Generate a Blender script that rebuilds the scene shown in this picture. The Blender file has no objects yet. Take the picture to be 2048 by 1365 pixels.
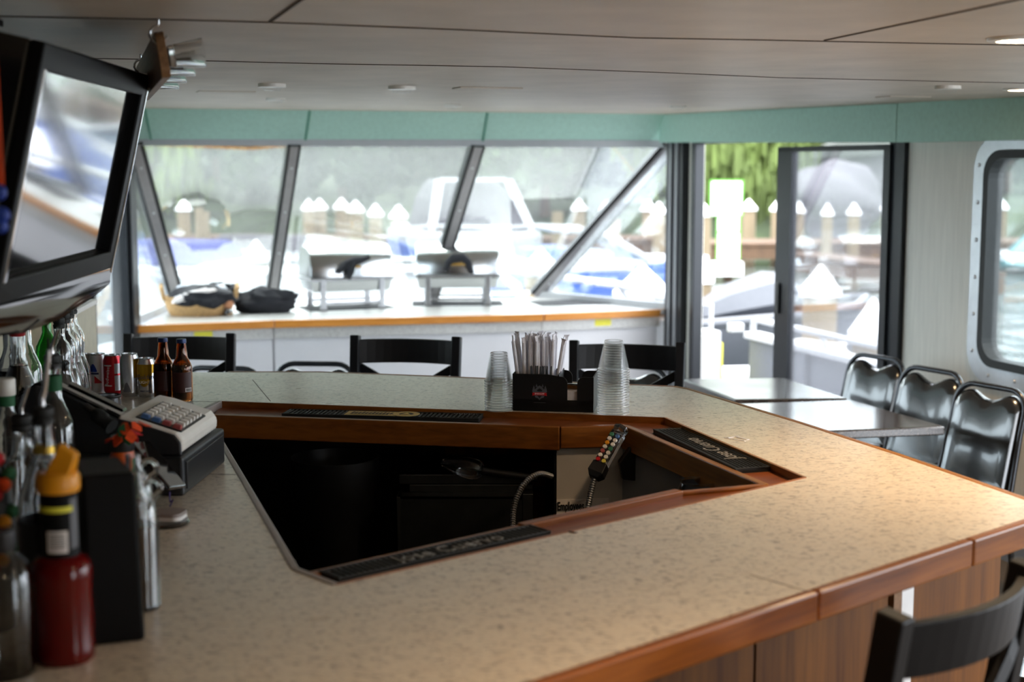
import bpy, bmesh, math, random
from mathutils import Vector, Matrix, noise
from mathutils.geometry import tessellate_polygon
random.seed(7)
SC = bpy.context.scene
COL = SC.collection
R = math.radians
# ---------------------------------------------------------------- camera, sky, exposure
FPX = 2844.0                       # 50 mm on a 36 mm wide frame of 2048 px
CAMZ = 1.79
PITCH = math.atan((682.5 - 330.0) / FPX)
CP, SP = math.cos(PITCH), math.sin(PITCH)
cam = bpy.data.cameras.new('camera'); cam.lens = 50; cam.sensor_width = 36
cam.clip_start = .05; cam.clip_end = 600
cam.dof.use_dof = True; cam.dof.focus_distance = 4.05; cam.dof.aperture_fstop = 2.8
camo = bpy.data.objects.new('camera', cam); COL.objects.link(camo)
camo.location = (0, 0, CAMZ); camo.rotation_euler = (R(90) - PITCH, 0, 0)
SC.camera = camo
w = bpy.data.worlds.new('overcast_sky'); SC.world = w; w.use_nodes = True
wn = w.node_tree.nodes; wl = w.node_tree.links
bg = wn['Background']; bg.inputs['Strength'].default_value = 2.35
tc = wn.new('ShaderNodeTexCoord'); sx = wn.new('ShaderNodeSeparateXYZ'); rp = wn.new('ShaderNodeValToRGB')
nz = wn.new('ShaderNodeTexNoise'); nz.inputs['Scale'].default_value = 2.2; nz.inputs['Detail'].default_value = 4
mx = wn.new('ShaderNodeMixRGB'); mx.blend_type = 'MULTIPLY'; mx.inputs[0].default_value = .22
wl.new(tc.outputs['Generated'], sx.inputs[0]); wl.new(sx.outputs['Z'], rp.inputs[0])
wl.new(tc.outputs['Generated'], nz.inputs['Vector'])
rp.color_ramp.elements[0].position = 0.0; rp.color_ramp.elements[0].color = (.80, .87, .95, 1)
rp.color_ramp.elements[1].position = .7; rp.color_ramp.elements[1].color = (.97, .985, 1, 1)
wl.new(rp.outputs[0], mx.inputs[1]); wl.new(nz.outputs['Fac'], mx.inputs[2]); wl.new(mx.outputs[0], bg.inputs['Color'])
sun = bpy.data.lights.new('sun', 'SUN'); sun.energy = 0.6; sun.angle = R(25); sun.color = (1, .97, .92)
suno = bpy.data.objects.new('sun', sun); COL.objects.link(suno); suno.rotation_euler = (R(28), R(8), R(-20))
SC.view_settings.view_transform = 'Standard'; SC.view_settings.look = 'None'
SC.view_settings.gamma = 1; SC.view_settings.use_curve_mapping = False
SC.view_settings.exposure = 2.2
SC.cycles.use_denoising = True
SC.cycles.transparent_max_bounces = 40; SC.cycles.max_bounces = 10; SC.cycles.diffuse_bounces = 5
SC.cycles.glossy_bounces = 5; SC.cycles.transmission_bounces = 10
SC.cycles.caustics_refractive = False; SC.cycles.caustics_reflective = False
SC.cycles.sample_clamp_indirect = 6.0

# ---------------------------------------------------------------- pixel -> place (at building time only)
def ray(x, y):
    a = (x - 1024.0) / FPX; b = (682.5 - y) / FPX
    return Vector((a, CP + b * SP, -SP + b * CP))
O = Vector((0, 0, CAMZ))
def G(x, y, z=1.07):
    d = ray(x, y); return O + d * ((z - CAMZ) / d.z)
def P(x, y, Y):
    d = ray(x, y); return O + d * (Y / d.y)
# boat frame: C0 = forward right corner, T across, A forward
C0 = Vector((1.108, 9.97, 0)); A = Vector((-.299, .954, 0)).normalized(); T = Vector((A.y, -A.x, 0))
def BF(u, v, z): return C0 + T * u + A * v + Vector((0, 0, z))
MBF = Matrix(((T.x, A.x, 0, C0.x), (T.y, A.y, 0, C0.y), (0, 0, 1, 0), (0, 0, 0, 1)))
def onplane(x, y, p0, dr):
    d = ray(x, y); n = Vector((dr.y, -dr.x, 0))
    return O + d * ((Vector((p0.x, p0.y, 0)) - Vector((0, 0, 0))).dot(n) / d.dot(n))
def W(x, y, off=0.0):                # a point of the right wall (or a plane parallel to it)
    p = onplane(x, y, C0 + T * off, A)
    return p, (p - C0).dot(A)
AXIS = math.atan2(-A.x, A.y)         # rotation of the boat frame about z
# ---------------------------------------------------------------- mesh helpers
class MB:
    def __init__(s): s.v = []; s.f = []
    def add(s, vs, fs, M=None):
        n = len(s.v)
        s.v += [tuple(M @ Vector(p)) if M is not None else tuple(p) for p in vs]
        s.f += [tuple(i + n for i in f) for f in fs]
        return s
    def box(s, x0, x1, y0, y1, z0, z1, M=None):
        vs = [(x, y, z) for z in (z0, z1) for y in (y0, y1) for x in (x0, x1)]
        return s.add(vs, [(0, 2, 3, 1), (4, 5, 7, 6), (0, 1, 5, 4), (2, 6, 7, 3), (0, 4, 6, 2), (1, 3, 7, 5)], M)
    def prism(s, poly, z0, z1, M=None, holes=()):
        loops = [list(poly)] + [list(h) for h in holes]
        flat = [p for l in loops for p in l]; n = len(flat)
        tri = tessellate_polygon([[Vector((p[0], p[1], 0)) for p in l] for l in loops])
        vs = [(p[0], p[1], z0) for p in flat] + [(p[0], p[1], z1) for p in flat]
        fs = [tuple(t) for t in tri] + [tuple(i + n for i in reversed(t)) for t in tri]
        k = 0
        for l in loops:
            m = len(l)
            for i in range(m):
                j = (i + 1) % m; fs.append((k + i, k + j, k + j + n, k + i + n))
            k += m
        return s.add(vs, fs, M)
    def lathe(s, prof, seg=24, M=None, close=False):
        vs = []; fs = []
        n = len(prof)
        for i in range(seg):
            a = 2 * math.pi * i / seg
            vs += [(r * math.cos(a), r * math.sin(a), z) for r, z in prof]
        m = n if close else n - 1
        for i in range(seg):
            j = (i + 1) % seg
            for k in range(m):
                q = (k + 1) % n
                fs.append((i * n + k, j * n + k, j * n + q, i * n + q))
        return s.add(vs, fs, M)
    def tube(s, pts, r, seg=8, M=None, closed=False, radii=None):
        pts = [Vector(p) for p in pts]; n = len(pts); vs = []; fs = []
        up = None
        for i, p in enumerate(pts):
            if closed: d = (pts[(i + 1) % n] - pts[i - 1]).normalized()
            else: d = (pts[min(i + 1, n - 1)] - pts[max(i - 1, 0)]).normalized()
            if up is None:
                up = Vector((0, 0, 1)) if abs(d.z) < .9 else Vector((1, 0, 0))
            x = up.cross(d)
            if x.length < 1e-6: x = Vector((1, 0, 0)).cross(d)
            x.normalize(); y = d.cross(x).normalized(); up = y
            rr = radii[i] if radii else r
            for k in range(seg):
                a = 2 * math.pi * k / seg
                vs.append(p + x * (rr * math.cos(a)) + y * (rr * math.sin(a)))
        for i in range(n if closed else n - 1):
            j = (i + 1) % n
            for k in range(seg):
                l = (k + 1) % seg
                fs.append((i * seg + k, i * seg + l, j * seg + l, j * seg + k))
        if not closed:
            fs.append(tuple(range(seg))); fs.append(tuple((n - 1) * seg + k for k in range(seg)))
        return s.add(vs, fs, M)
    def bar(s, a, b, wd, ht, M=None, up=(0, 0, 1)):      # rectangular bar from a to b
        a = Vector(a); b = Vector(b); d = (b - a).normalized(); u = Vector(up)
        x = d.cross(u)
        if x.length < 1e-5: x = d.cross(Vector((0, 1, 0)))
        x.normalize(); y = x.cross(d).normalized()
        vs = []
        for p in (a, b):
            for sx, sy in ((-1, -1), (1, -1), (1, 1), (-1, 1)):
                vs.append(p + x * (sx * wd / 2) + y * (sy * ht / 2))
        return s.add(vs, [(3, 2, 1, 0), (4, 5, 6, 7), (0, 1, 5, 4), (1, 2, 6, 5), (2, 3, 7, 6), (3, 0, 4, 7)], M)
    def ell(s, c, r, seg=16, rings=10, M=None, fn=None):
        vs = []; fs = []
        for i in range(rings + 1):
            th = math.pi * i / rings
            for k in range(seg):
                a = 2 * math.pi * k / seg
                d = Vector((math.sin(th) * math.cos(a), math.sin(th) * math.sin(a), math.cos(th)))
                q = fn(d) if fn else 1
                vs.append((c[0] + d.x * r[0] * q, c[1] + d.y * r[1] * q, c[2] + d.z * r[2] * q))
        for i in range(rings):
            for k in range(seg):
                l = (k + 1) % seg
                fs.append((i * seg + k, (i + 1) * seg + k, (i + 1) * seg + l, i * seg + l))
        return s.add(vs, fs, M)
    def loft(s, rings, M=None, closed_ring=True, caps=True):
        n = len(rings[0]); vs = [p for r in rings for p in r]; fs = []
        for i in range(len(rings) - 1):
            for k in range(n if closed_ring else n - 1):
                l = (k + 1) % n
                fs.append((i * n + k, i * n + l, (i + 1) * n + l, (i + 1) * n + k))
        if caps and closed_ring:
            fs.append(tuple(range(n))); fs.append(tuple((len(rings) - 1) * n + k for k in range(n)))
        return s.add(vs, fs, M)
    def build(s, name, mat, parent=None, smooth=False, bev=0, solid=0, sub=0):
        me = bpy.data.meshes.new(name); me.from_pydata([tuple(v) for v in s.v], [], s.f); me.validate()
        b = bmesh.new(); b.from_mesh(me); bmesh.ops.remove_doubles(b, verts=b.verts, dist=1e-6)
        bmesh.ops.recalc_face_normals(b, faces=b.faces); b.to_mesh(me); b.free()
        if smooth:
            for p in me.polygons: p.use_smooth = True
            if not sub: me.set_sharp_from_angle(angle=R(40))
        me.materials.append(M_(mat))
        o = bpy.data.objects.new(name, me); COL.objects.link(o)
        if parent: o.parent = parent
        if solid:
            q = o.modifiers.new('thick', 'SOLIDIFY'); q.thickness = solid; q.offset = 0
        if bev:
            q = o.modifiers.new('bevel', 'BEVEL'); q.width = bev; q.segments = 2; q.limit_method = 'ANGLE'; q.angle_limit = R(35)
        if sub:
            q = o.modifiers.new('sub', 'SUBSURF'); q.levels = sub; q.render_levels = sub
        return o
def tag(o, label=None, cat=None, group=None, kind=None):
    if label: o['label'] = label
    if cat: o['category'] = cat
    if group: o['group'] = group
    if kind: o['kind'] = kind
    return o
def thing(name, label, cat, loc=(0, 0, 0), rz=0, group=None):
    o = bpy.data.objects.new(name, None); COL.objects.link(o); o.empty_display_size = .05
    o.location = loc; o.rotation_euler = (0, 0, rz)
    return tag(o, label, cat, group)
def struct(o): o['kind'] = 'structure'; return o
def dup(o, loc=None, rz=None, label=None, group=None, parent=None):
    c = o.copy(); COL.objects.link(c)
    if parent: c.parent = parent
    for ch in o.children: dup(ch, parent=c)
    if loc is not None: c.location = loc
    if rz is not None: c.rotation_euler = (0, 0, rz)
    if label: c['label'] = label
    if group: c['group'] = group
    return c
def text(name, body, size, mat, parent, M, depth=.0006, bend=None, shear=0, align='CENTER', sx=1.0, bold=0):
    cu = bpy.data.curves.new('t', 'FONT'); cu.body = body; cu.size = size; cu.extrude = depth
    cu.align_x = align; cu.align_y = 'CENTER'; cu.shear = shear; cu.resolution_u = 3; cu.offset = bold
    ob = bpy.data.objects.new('t', cu); COL.objects.link(ob)
    bpy.context.view_layer.update()
    me = bpy.data.meshes.new_from_object(ob.evaluated_get(bpy.context.evaluated_depsgraph_get()))
    bpy.data.objects.remove(ob); bpy.data.curves.remove(cu)
    for v in me.vertices:
        c = v.co; c.x *= sx
        if bend:                       # wrap on a cylinder of radius bend, standing along local y
            a = c.x / bend; rr = bend + c.z
            c = Vector((math.sin(a) * rr, c.y, math.cos(a) * rr - bend))
        v.co = M @ c
    me.materials.clear(); me.materials.append(M_(mat)); me.name = name
    o = bpy.data.objects.new(name, me); COL.objects.link(o)
    if parent: o.parent = parent
    return o
def basis(x, y, o):
    x = Vector(x).normalized(); z = x.cross(Vector(y)).normalized(); y = z.cross(x)
    return Matrix(((x.x, y.x, z.x, o[0]), (x.y, y.y, z.y, o[1]), (x.z, y.z, z.z, o[2]), (0, 0, 0, 1)))
# ---------------------------------------------------------------- materials
def lin(c):
    return tuple(((v / 255) / 12.92 if v / 255 <= .04045 else ((v / 255 + .055) / 1.055) ** 2.4) for v in c)
MATS = {}
def M_(m): return MATS[m] if isinstance(m, str) else m
def newmat(name):
    m = bpy.data.materials.new(name); m.use_nodes = True; MATS[name] = m
    nt = m.node_tree; return m, nt.nodes, nt.links, nt.nodes['Principled BSDF']
def pm(name, col, rough=.5, metal=0, spec=.5, amt=.12, scale=20, stretch=(1, 1, 1), bump=0, rot=0, coat=0, detail=3, emit=None):
    """plain surface with a little procedural unevenness"""
    m, N, L, b = newmat(name)
    c = lin(col)
    tc = N.new('ShaderNodeTexCoord'); mp = N.new('ShaderNodeMapping'); nz = N.new('ShaderNodeTexNoise'); r = N.new('ShaderNodeValToRGB')
    mp.inputs['Scale'].default_value = stretch; mp.inputs['Rotation'].default_value = (0, 0, rot)
    nz.inputs['Scale'].default_value = scale; nz.inputs['Detail'].default_value = detail
    L.new(tc.outputs['Object'], mp.inputs[0]); L.new(mp.outputs[0], nz.inputs['Vector']); L.new(nz.outputs['Fac'], r.inputs[0])
    r.color_ramp.elements[0].position = .3; r.color_ramp.elements[1].position = .7
    r.color_ramp.elements[0].color = tuple(v * (1 - amt) for v in c) + (1,)
    r.color_ramp.elements[1].color = tuple(min(1, v * (1 + amt)) for v in c) + (1,)
    L.new(r.outputs[0], b.inputs['Base Color'])
    b.inputs['Roughness'].default_value = rough; b.inputs['Metallic'].default_value = metal
    b.inputs['Specular IOR Level'].default_value = spec; b.inputs['Coat Weight'].default_value = coat
    b.inputs['Coat Roughness'].default_value = .08
    if bump:
        bp = N.new('ShaderNodeBump'); bp.inputs['Strength'].default_value = bump; bp.inputs['Distance'].default_value = .004
        L.new(nz.outputs['Fac'], bp.inputs['Height']); L.new(bp.outputs[0], b.inputs['Normal'])
    if emit:
        b.inputs['Emission Color'].default_value = lin(emit[0]) + (1,); b.inputs['Emission Strength'].default_value = emit[1]
    return m
def wood(name, c1, c2, angle=0, rough=.3, coat=.3, scale=14, vertical=False):
    """grain runs along the direction `angle` in plan, or upwards"""
    m, N, L, b = newmat(name)
    tc = N.new('ShaderNodeTexCoord'); mp = N.new('ShaderNodeMapping'); nz = N.new('ShaderNodeTexNoise')
    wv = N.new('ShaderNodeTexNoise'); r = N.new('ShaderNodeValToRGB'); mx = N.new('ShaderNodeMixRGB')
    mp.vector_type = 'TEXTURE'; mp.inputs['Rotation'].default_value = (0, 0, angle)
    mp.inputs['Scale'].default_value = (1, 1, 18) if vertical else (18, 1, 1)
    L.new(tc.outputs['Object'], mp.inputs[0])
    for n_, s_ in ((nz, scale), (wv, scale * 6)):
        n_.inputs['Scale'].default_value = s_; n_.inputs['Detail'].default_value = 4; n_.inputs['Distortion'].default_value = .4
        L.new(mp.outputs[0], n_.inputs['Vector'])
    mx.inputs[0].default_value = .45; L.new(nz.outputs['Fac'], mx.inputs[1]); L.new(wv.outputs['Fac'], mx.inputs[2])
    L.new(mx.outputs[0], r.inputs[0])
    r.color_ramp.elements[0].position = .36; r.color_ramp.elements[0].color = lin(c1) + (1,)
    r.color_ramp.elements[1].position = .62; r.color_ramp.elements[1].color = lin(c2) + (1,)
    L.new(r.outputs[0], b.inputs['Base Color']); b.inputs['Roughness'].default_value = rough
    b.inputs['Specular IOR Level'].default_value = .32
    b.inputs['Coat Weight'].default_value = coat; b.inputs['Coat Roughness'].default_value = .12
    return m
def laminate(name, base, alt, fleck, rough=.28, fscale=1.0, dens=.62):
    m, N, L, b = newmat(name)
    tc = N.new('ShaderNodeTexCoord')
    def noise_(s, d, dist=0, rot=None, sc=None):
        n = N.new('ShaderNodeTexNoise'); n.inputs['Scale'].default_value = s; n.inputs['Detail'].default_value = d
        n.inputs['Distortion'].default_value = dist
        if sc:
            mp = N.new('ShaderNodeMapping'); mp.inputs['Rotation'].default_value = (0, 0, rot); mp.inputs['Scale'].default_value = sc
            L.new(tc.outputs['Object'], mp.inputs[0]); L.new(mp.outputs[0], n.inputs['Vector'])
        else: L.new(tc.outputs['Object'], n.inputs['Vector'])
        return n
    n0 = noise_(60 * fscale, 5, .3); r0 = N.new('ShaderNodeValToRGB'); L.new(n0.outputs['Fac'], r0.inputs[0])
    r0.color_ramp.elements[0].position = .36; r0.color_ramp.elements[0].color = lin(alt) + (1,)
    r0.color_ramp.elements[1].position = .6; r0.color_ramp.elements[1].color = lin(base) + (1,)
    cur = r0.outputs[0]
    for k, rot in enumerate((.45, -.5, 1.4)):
        n1 = noise_(74 * fscale, 1.0, .6, rot, (1, 3.4, 1)); r1 = N.new('ShaderNodeValToRGB'); L.new(n1.outputs['Fac'], r1.inputs[0])
        r1.color_ramp.elements[0].position = dens + .03 * k; r1.color_ramp.elements[0].color = (0, 0, 0, 1)
        r1.color_ramp.elements[1].position = dens + .07 + .03 * k; r1.color_ramp.elements[1].color = (.72, .72, .72, 1)
        mx = N.new('ShaderNodeMixRGB'); L.new(r1.outputs[0], mx.inputs[0]); L.new(cur, mx.inputs[1]); mx.inputs[2].default_value = lin(fleck) + (1,)
        cur = mx.outputs[0]
    L.new(cur, b.inputs['Base Color']); b.inputs['Roughness'].default_value = rough
    nr = noise_(7, 4); mr = N.new('ShaderNodeMapRange'); L.new(nr.outputs['Fac'], mr.inputs[0])
    b.inputs['Specular IOR Level'].default_value = .8; b.inputs['Coat Weight'].default_value = .55; b.inputs['Coat Roughness'].default_value = .2
    mr.inputs[3].default_value = rough - .03; mr.inputs[4].default_value = rough + .08; L.new(mr.outputs[0], b.inputs['Roughness'])
    return m
def thin(name, tint, haze=.0, gloss=1.0, ior=1.5, rough=.01, hcol=(1, 1, 1), base=0.0):
    """thin clear sheet: lets light straight through, reflects at grazing angles, may carry a film of haze"""
    m, N, L, b = newmat(name); N.remove(b); out = N['Material Output']
    tr = N.new('ShaderNodeBsdfTransparent'); tr.inputs[0].default_value = tuple(tint) + (1,)
    gl = N.new('ShaderNodeBsdfGlossy'); gl.inputs['Roughness'].default_value = rough; gl.inputs[0].default_value = (1, 1, 1, 1)
    fr = N.new('ShaderNodeFresnel'); fr.inputs[0].default_value = ior
    ma = N.new('ShaderNodeMath'); ma.operation = 'MULTIPLY_ADD'; ma.inputs[1].default_value = gloss; ma.inputs[2].default_value = base; ma.use_clamp = True
    L.new(fr.outputs[0], ma.inputs[0])
    m1 = N.new('ShaderNodeMixShader'); L.new(ma.outputs[0], m1.inputs[0]); L.new(tr.outputs[0], m1.inputs[1]); L.new(gl.outputs[0], m1.inputs[2])
    last = m1
    if haze:
        tl = N.new('ShaderNodeBsdfTranslucent'); tl.inputs[0].default_value = tuple(hcol) + (1,)
        nz = N.new('ShaderNodeTexNoise'); nz.inputs['Scale'].default_value = 2.3; nz.inputs['Detail'].default_value = 3
        tc = N.new('ShaderNodeTexCoord'); L.new(tc.outputs['Object'], nz.inputs['Vector'])
        mr = N.new('ShaderNodeMapRange'); L.new(nz.outputs['Fac'], mr.inputs[0]); mr.inputs[1].default_value = .3; mr.inputs[2].default_value = .7
        mr.inputs[3].default_value = haze * .7; mr.inputs[4].default_value = haze * 1.3
        m2 = N.new('ShaderNodeMixShader'); L.new(mr.outputs[0], m2.inputs[0]); L.new(m1.outputs[0], m2.inputs[1]); L.new(tl.outputs[0], m2.inputs[2])
        last = m2
    L.new(last.outputs[0], out.inputs[0]); return m
def glass(name, col, rough=0.0, ior=1.45):
    m, N, L, b = newmat(name)
    nz = N.new('ShaderNodeTexNoise'); nz.inputs['Scale'].default_value = 30; bp = N.new('ShaderNodeBump'); bp.inputs['Strength'].default_value = .03
    L.new(nz.outputs['Fac'], bp.inputs['Height']); L.new(bp.outputs[0], b.inputs['Normal'])
    b.inputs['Base Color'].default_value = tuple(col) + (1,); b.inputs['Transmission Weight'].default_value = 1
    b.inputs['Roughness'].default_value = rough; b.inputs['IOR'].default_value = ior; return m

laminate('bar_laminate', (234, 224, 206), (230, 218, 199), (84, 66, 60), .27, .8, .612)
laminate('counter_laminate', (206, 206, 202), (190, 190, 188), (130, 128, 128), .3, 1.6, .6)
laminate('granite_laminate', (74, 66, 62), (46, 40, 38), (112, 98, 90), .1, 1.6, .64)
BR = math.atan2(.648, .762)
wood('oak_near', (110, 58, 14), (158, 94, 32), BR, .3, .04)
wood('oak_side', (116, 76, 30), (170, 118, 56), math.atan2(A.y, A.x), .34, .05)
wood('oak_across', (104, 56, 16), (146, 86, 32), 0, .34, .05)
wood('oak_counter', (196, 122, 44), (226, 152, 66), math.atan2(T.y, T.x), .4, .2)
wood('trough_wood', (104, 56, 28), (136, 76, 42), BR, .35, .1)
wood('teak_panel', (80, 44, 10), (118, 72, 24), 0, .55, 0, 10, True)
MATS['teak_panel'].node_tree.nodes['Principled BSDF'].inputs['Specular IOR Level'].default_value = .2
wood('board_wood', (110, 78, 50), (150, 112, 76), 0, .5, 0)
pm('black_paint', (14, 15, 18), .42, spec=.3, amt=.15, scale=40)
pm('black_plastic', (16, 16, 18), .42, amt=.2, scale=60)
pm('black_rubber', (20, 22, 22), .6, amt=.2, scale=80)
pm('gloss_black', (8, 8, 9), .09, amt=.1, coat=1)
pm('black_vinyl', (22, 23, 26), .22, spec=.8, amt=.15, scale=120, bump=.03, coat=.8)
pm('chair_frame', (52, 54, 58), .22, .5, amt=.1)
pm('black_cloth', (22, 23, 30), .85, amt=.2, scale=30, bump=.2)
pm('dark_cavity', (13, 13, 14), .7, amt=.2)  # near black, the shade inside the bar well put into the colour
pm('steel', (190, 192, 194), .2, 1, amt=.06, scale=8, stretch=(1, 12, 12))
pm('brushed_steel', (165, 166, 168), .34, 1, amt=.08, scale=10, stretch=(1, 14, 14))
pm('dull_steel', (90, 92, 94), .4, 1, amt=.1)
pm('chrome', (215, 216, 220), .08, 1, amt=.03)
pm('brass', (180, 140, 66), .25, 1, amt=.08)
pm('white_panel', (214, 214, 218), .45, amt=.03, scale=5)
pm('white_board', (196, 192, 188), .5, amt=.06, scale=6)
pm('shade_board', (150, 154, 160), .5, amt=.04, scale=6)  # white board darkened: shade of that side put into the colour
pm('wall_vinyl', (222, 219, 210), .5, amt=.06, scale=9, stretch=(6, 6, .4), bump=.04)
pm('cream_panel', (206, 198, 176), .6, amt=.05)
pm('ceiling_board', (202, 190, 174), .5, amt=.09, scale=5, detail=8, bump=.35)
pm('ceiling_gap', (70, 58, 46), .9, amt=.2)
pm('carpet', (86, 76, 66), .95, amt=.45, scale=160, bump=.4)
pm('green_valance', (176, 214, 202), .7, amt=.05, scale=40)
pm('green_seam', (90, 150, 130), .7, amt=.05)
pm('black_alu', (24, 27, 32), .35, .3, amt=.1)
pm('grey_alu', (150, 148, 150), .45, .5, amt=.06)
pm('alu', (205, 208, 212), .35, .7, amt=.05)
pm('white_plastic', (232, 230, 228), .35, amt=.03)
pm('offwhite_plastic', (226, 222, 214), .3, amt=.04)
pm('grey_plastic', (120, 122, 128), .4, amt=.06)
pm('charcoal_plastic', (34, 36, 40), .4, amt=.1)
pm('taupe_plastic', (150, 140, 136), .4, amt=.05)
pm('yellow_sticker', (226, 220, 70), .6, amt=.06)
pm('paper_white', (228, 222, 220), .8, amt=.05, scale=60)
pm('wrapper', (236, 236, 244), .5, amt=.1, scale=50)
pm('red_paint', (196, 26, 34), .35, amt=.06)
pm('can_red', (206, 22, 44), .28, .35, amt=.05)
pm('can_silver', (206, 208, 212), .25, .75, amt=.05)
pm('can_white', (224, 222, 226), .3, .2, amt=.03)
pm('can_gold', (206, 160, 40), .25, .6, amt=.06)
pm('blue_ink', (34, 66, 160), .4, amt=.1)
pm('navy_ink', (24, 40, 90), .4, amt=.1)
pm('white_ink', (236, 234, 236), .5, amt=.03)
pm('grey_ink', (88, 90, 96), .5, amt=.05)
pm('mat_ink', (128, 126, 122), .6, amt=.1)
pm('mat_yellow', (202, 176, 104), .6, amt=.1)
pm('black_ink', (14, 14, 16), .6, amt=.1)
pm('red_cap', (158, 26, 30), .3, amt=.12)
pm('tan_cap', (120, 84, 44), .4, amt=.12)
pm('navy_cap', (24, 46, 92), .35, .3, amt=.1)
pm('orange_plastic', (222, 148, 22), .4, amt=.06)
pm('orange_cloth', (222, 74, 22), .8, amt=.25, scale=60)
pm('red_cloth', (186, 22, 30), .8, amt=.25, scale=60)
pm('leaf_green', (20, 84, 48), .7, amt=.2)
pm('gold_foil', (198, 162, 70), .3, .8, amt=.1)
pm('brown_label', (58, 20, 18), .5, amt=.15)
pm('wicker', (188, 150, 100), .7, amt=.3, scale=70, stretch=(1, 1, 3), bump=.8)
pm('cork', (176, 122, 88), .8, amt=.2, scale=60)
pm('film', (206, 212, 222), .2, amt=.12, scale=14)
pm('purple_wire', (60, 34, 110), .5, amt=.1)
pm('blue_key', (74, 108, 160), .4, amt=.06); pm('red_key', (164, 80, 80), .4, amt=.06)
pm('green_key', (60, 120, 90), .4, amt=.06); pm('yellow_key', (220, 206, 90), .4, amt=.06)
pm('dark_liquor', (34, 12, 5), .15, amt=.2); pm('amber_liquor', (110, 50, 10), .15, amt=.2)
pm('juice_red', (88, 3, 5), .1, spec=.35, amt=.12); pm('juice_orange', (196, 82, 24), .3, amt=.12)
pm('lamp_glow', (255, 236, 200), .5, emit=((255, 226, 180), 14))
pm('lamp_off', (220, 220, 214), .3, amt=.04)
thin('clear_plastic', (.985, .988, .988), haze=.018, gloss=.25, ior=1.4, rough=.05)
thin('clear_film', (.96, .96, .96), haze=.3, gloss=.6, rough=.1)
thin('windshield_glass', (.88, .91, .90), haze=.013, gloss=.6, hcol=(.93, .93, 1.0))
thin('door_glass', (.90, .91, .93), haze=.014, gloss=.6, hcol=(.94, .94, 1.0))
thin('side_glass', (.90, .95, .96), haze=.018, gloss=.6)
thin('boat_glass', (.55, .72, .86), gloss=1)
glass('clear_glass', (.97, .98, .98)); glass('green_glass', (.12, .45, .12)); glass('amber_glass', (.50, .17, .03)); glass('smoke_glass', (.75, .77, .8))
pm('charcoal_box', (12, 13, 15), .6, spec=.15, amt=.1)
pm('matt_black', (8, 8, 9), .5, spec=.15, amt=.1)
thin('bow_side_glass', (.90, .91, .93), haze=.014, gloss=.25, hcol=(.94, .94, 1.0))
pm('tv_screen', (10, 10, 12), .05, spec=1.0, amt=.05, coat=1)
# outdoors
pm('boat_white', (170, 172, 176), .3, amt=.03); pm('boat_blue', (14, 70, 150), .35, amt=.08); pm('boat_teal', (24, 104, 110), .35, amt=.08)
pm('hull_grey', (68, 71, 78), .45, amt=.06); pm('motor_grey', (80, 83, 90), .35, amt=.05)
pm('boat_canvas', (48, 46, 54), .8, amt=.1); pm('blue_canvas', (44, 52, 112), .8, amt=.1)
pm('bulwark_grey', (84, 88, 98), .45, amt=.05)
pm('piling_wood', (118, 105, 84), .85, amt=.22, scale=12, stretch=(3, 3, .5)); pm('dock_wood', (80, 60, 43), .85, amt=.2, scale=6)
pm('cap_white', (246, 247, 249), .5, amt=.02)
pm('rope', (214, 208, 200), .8, amt=.1); pm('sign_green', (80, 150, 40), .5, amt=.05)
pm('foliage_bright', (82, 98, 44), .8, amt=.5, scale=1.2); pm('foliage_mid', (35, 53, 23), .8, amt=.45, scale=.9); pm('foliage_dark', (26, 40, 21), .8, amt=.4, scale=.9)
pm('bark', (84, 72, 62), .9, amt=.2); pm('grass_bank', (38, 50, 26), .95, amt=.35, scale=.8); pm('hill_green', (32, 44, 27), .95, amt=.4, scale=.12, detail=8)
pm('shed_grey', (96, 94, 100), .8, amt=.08); pm('roof_dark', (44, 50, 46), .8, amt=.12)
def water():
    m, N, L, b = newmat('water')
    nz = N.new('ShaderNodeTexNoise'); nz.inputs['Scale'].default_value = 2.2; nz.inputs['Detail'].default_value = 5
    tc = N.new('ShaderNodeTexCoord'); mp = N.new('ShaderNodeMapping'); mp.inputs['Scale'].default_value = (1, .5, 1)
    L.new(tc.outputs['Object'], mp.inputs[0]); L.new(mp.outputs[0], nz.inputs['Vector'])
    bp = N.new('ShaderNodeBump'); bp.inputs['Strength'].default_value = .6; bp.inputs['Distance'].default_value = .18
    L.new(nz.outputs['Fac'], bp.inputs['Height']); L.new(bp.outputs[0], b.inputs['Normal'])
    b.inputs['Base Color'].default_value = (.07, .085, .08, 1); b.inputs['Roughness'].default_value = .08
water()
# ================================================================ the cabin
SC0 = C0.dot(A)
def zc(p):                                   # ceiling height at a place: level aft, rising to the bow
    s = p.dot(A); return 2.08 + max(0.0, (s - 5.32)) * .0143
def CG(x, y):
    z = 2.08
    for _ in range(6):
        p = G(x, y, z); z = zc(p)
    return p
def zcv(v): return zc(BF(0, v, 0))
struct(MB().box(-5.6, .08, -10.6, 1.2, -.06, 0, MBF).build('floor', 'carpet'))
c = MB()
for v0, v1 in ((-10.6, -3.86), (-3.86, .12)):
    za, zb = zcv(v0), zcv(v1)
    c.add([(-5.6, v0, za), (.1, v0, za), (.1, v1, zb), (-5.6, v1, zb), (-5.6, v0, za + .06), (.1, v0, za + .06), (.1, v1, zb + .06), (-5.6, v1, zb + .06)],
          [(0, 3, 2, 1), (4, 5, 6, 7), (0, 1, 5, 4), (1, 2, 6, 5), (2, 3, 7, 6), (3, 0, 4, 7)], MBF)
struct(c.build('ceiling', 'ceiling_board'))
nt_ = [0]
def trim(mb, mat, bev=0):
    nt_[0] += 1; return struct(mb.build('trim_%d' % nt_[0], mat, bev=bev))
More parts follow.
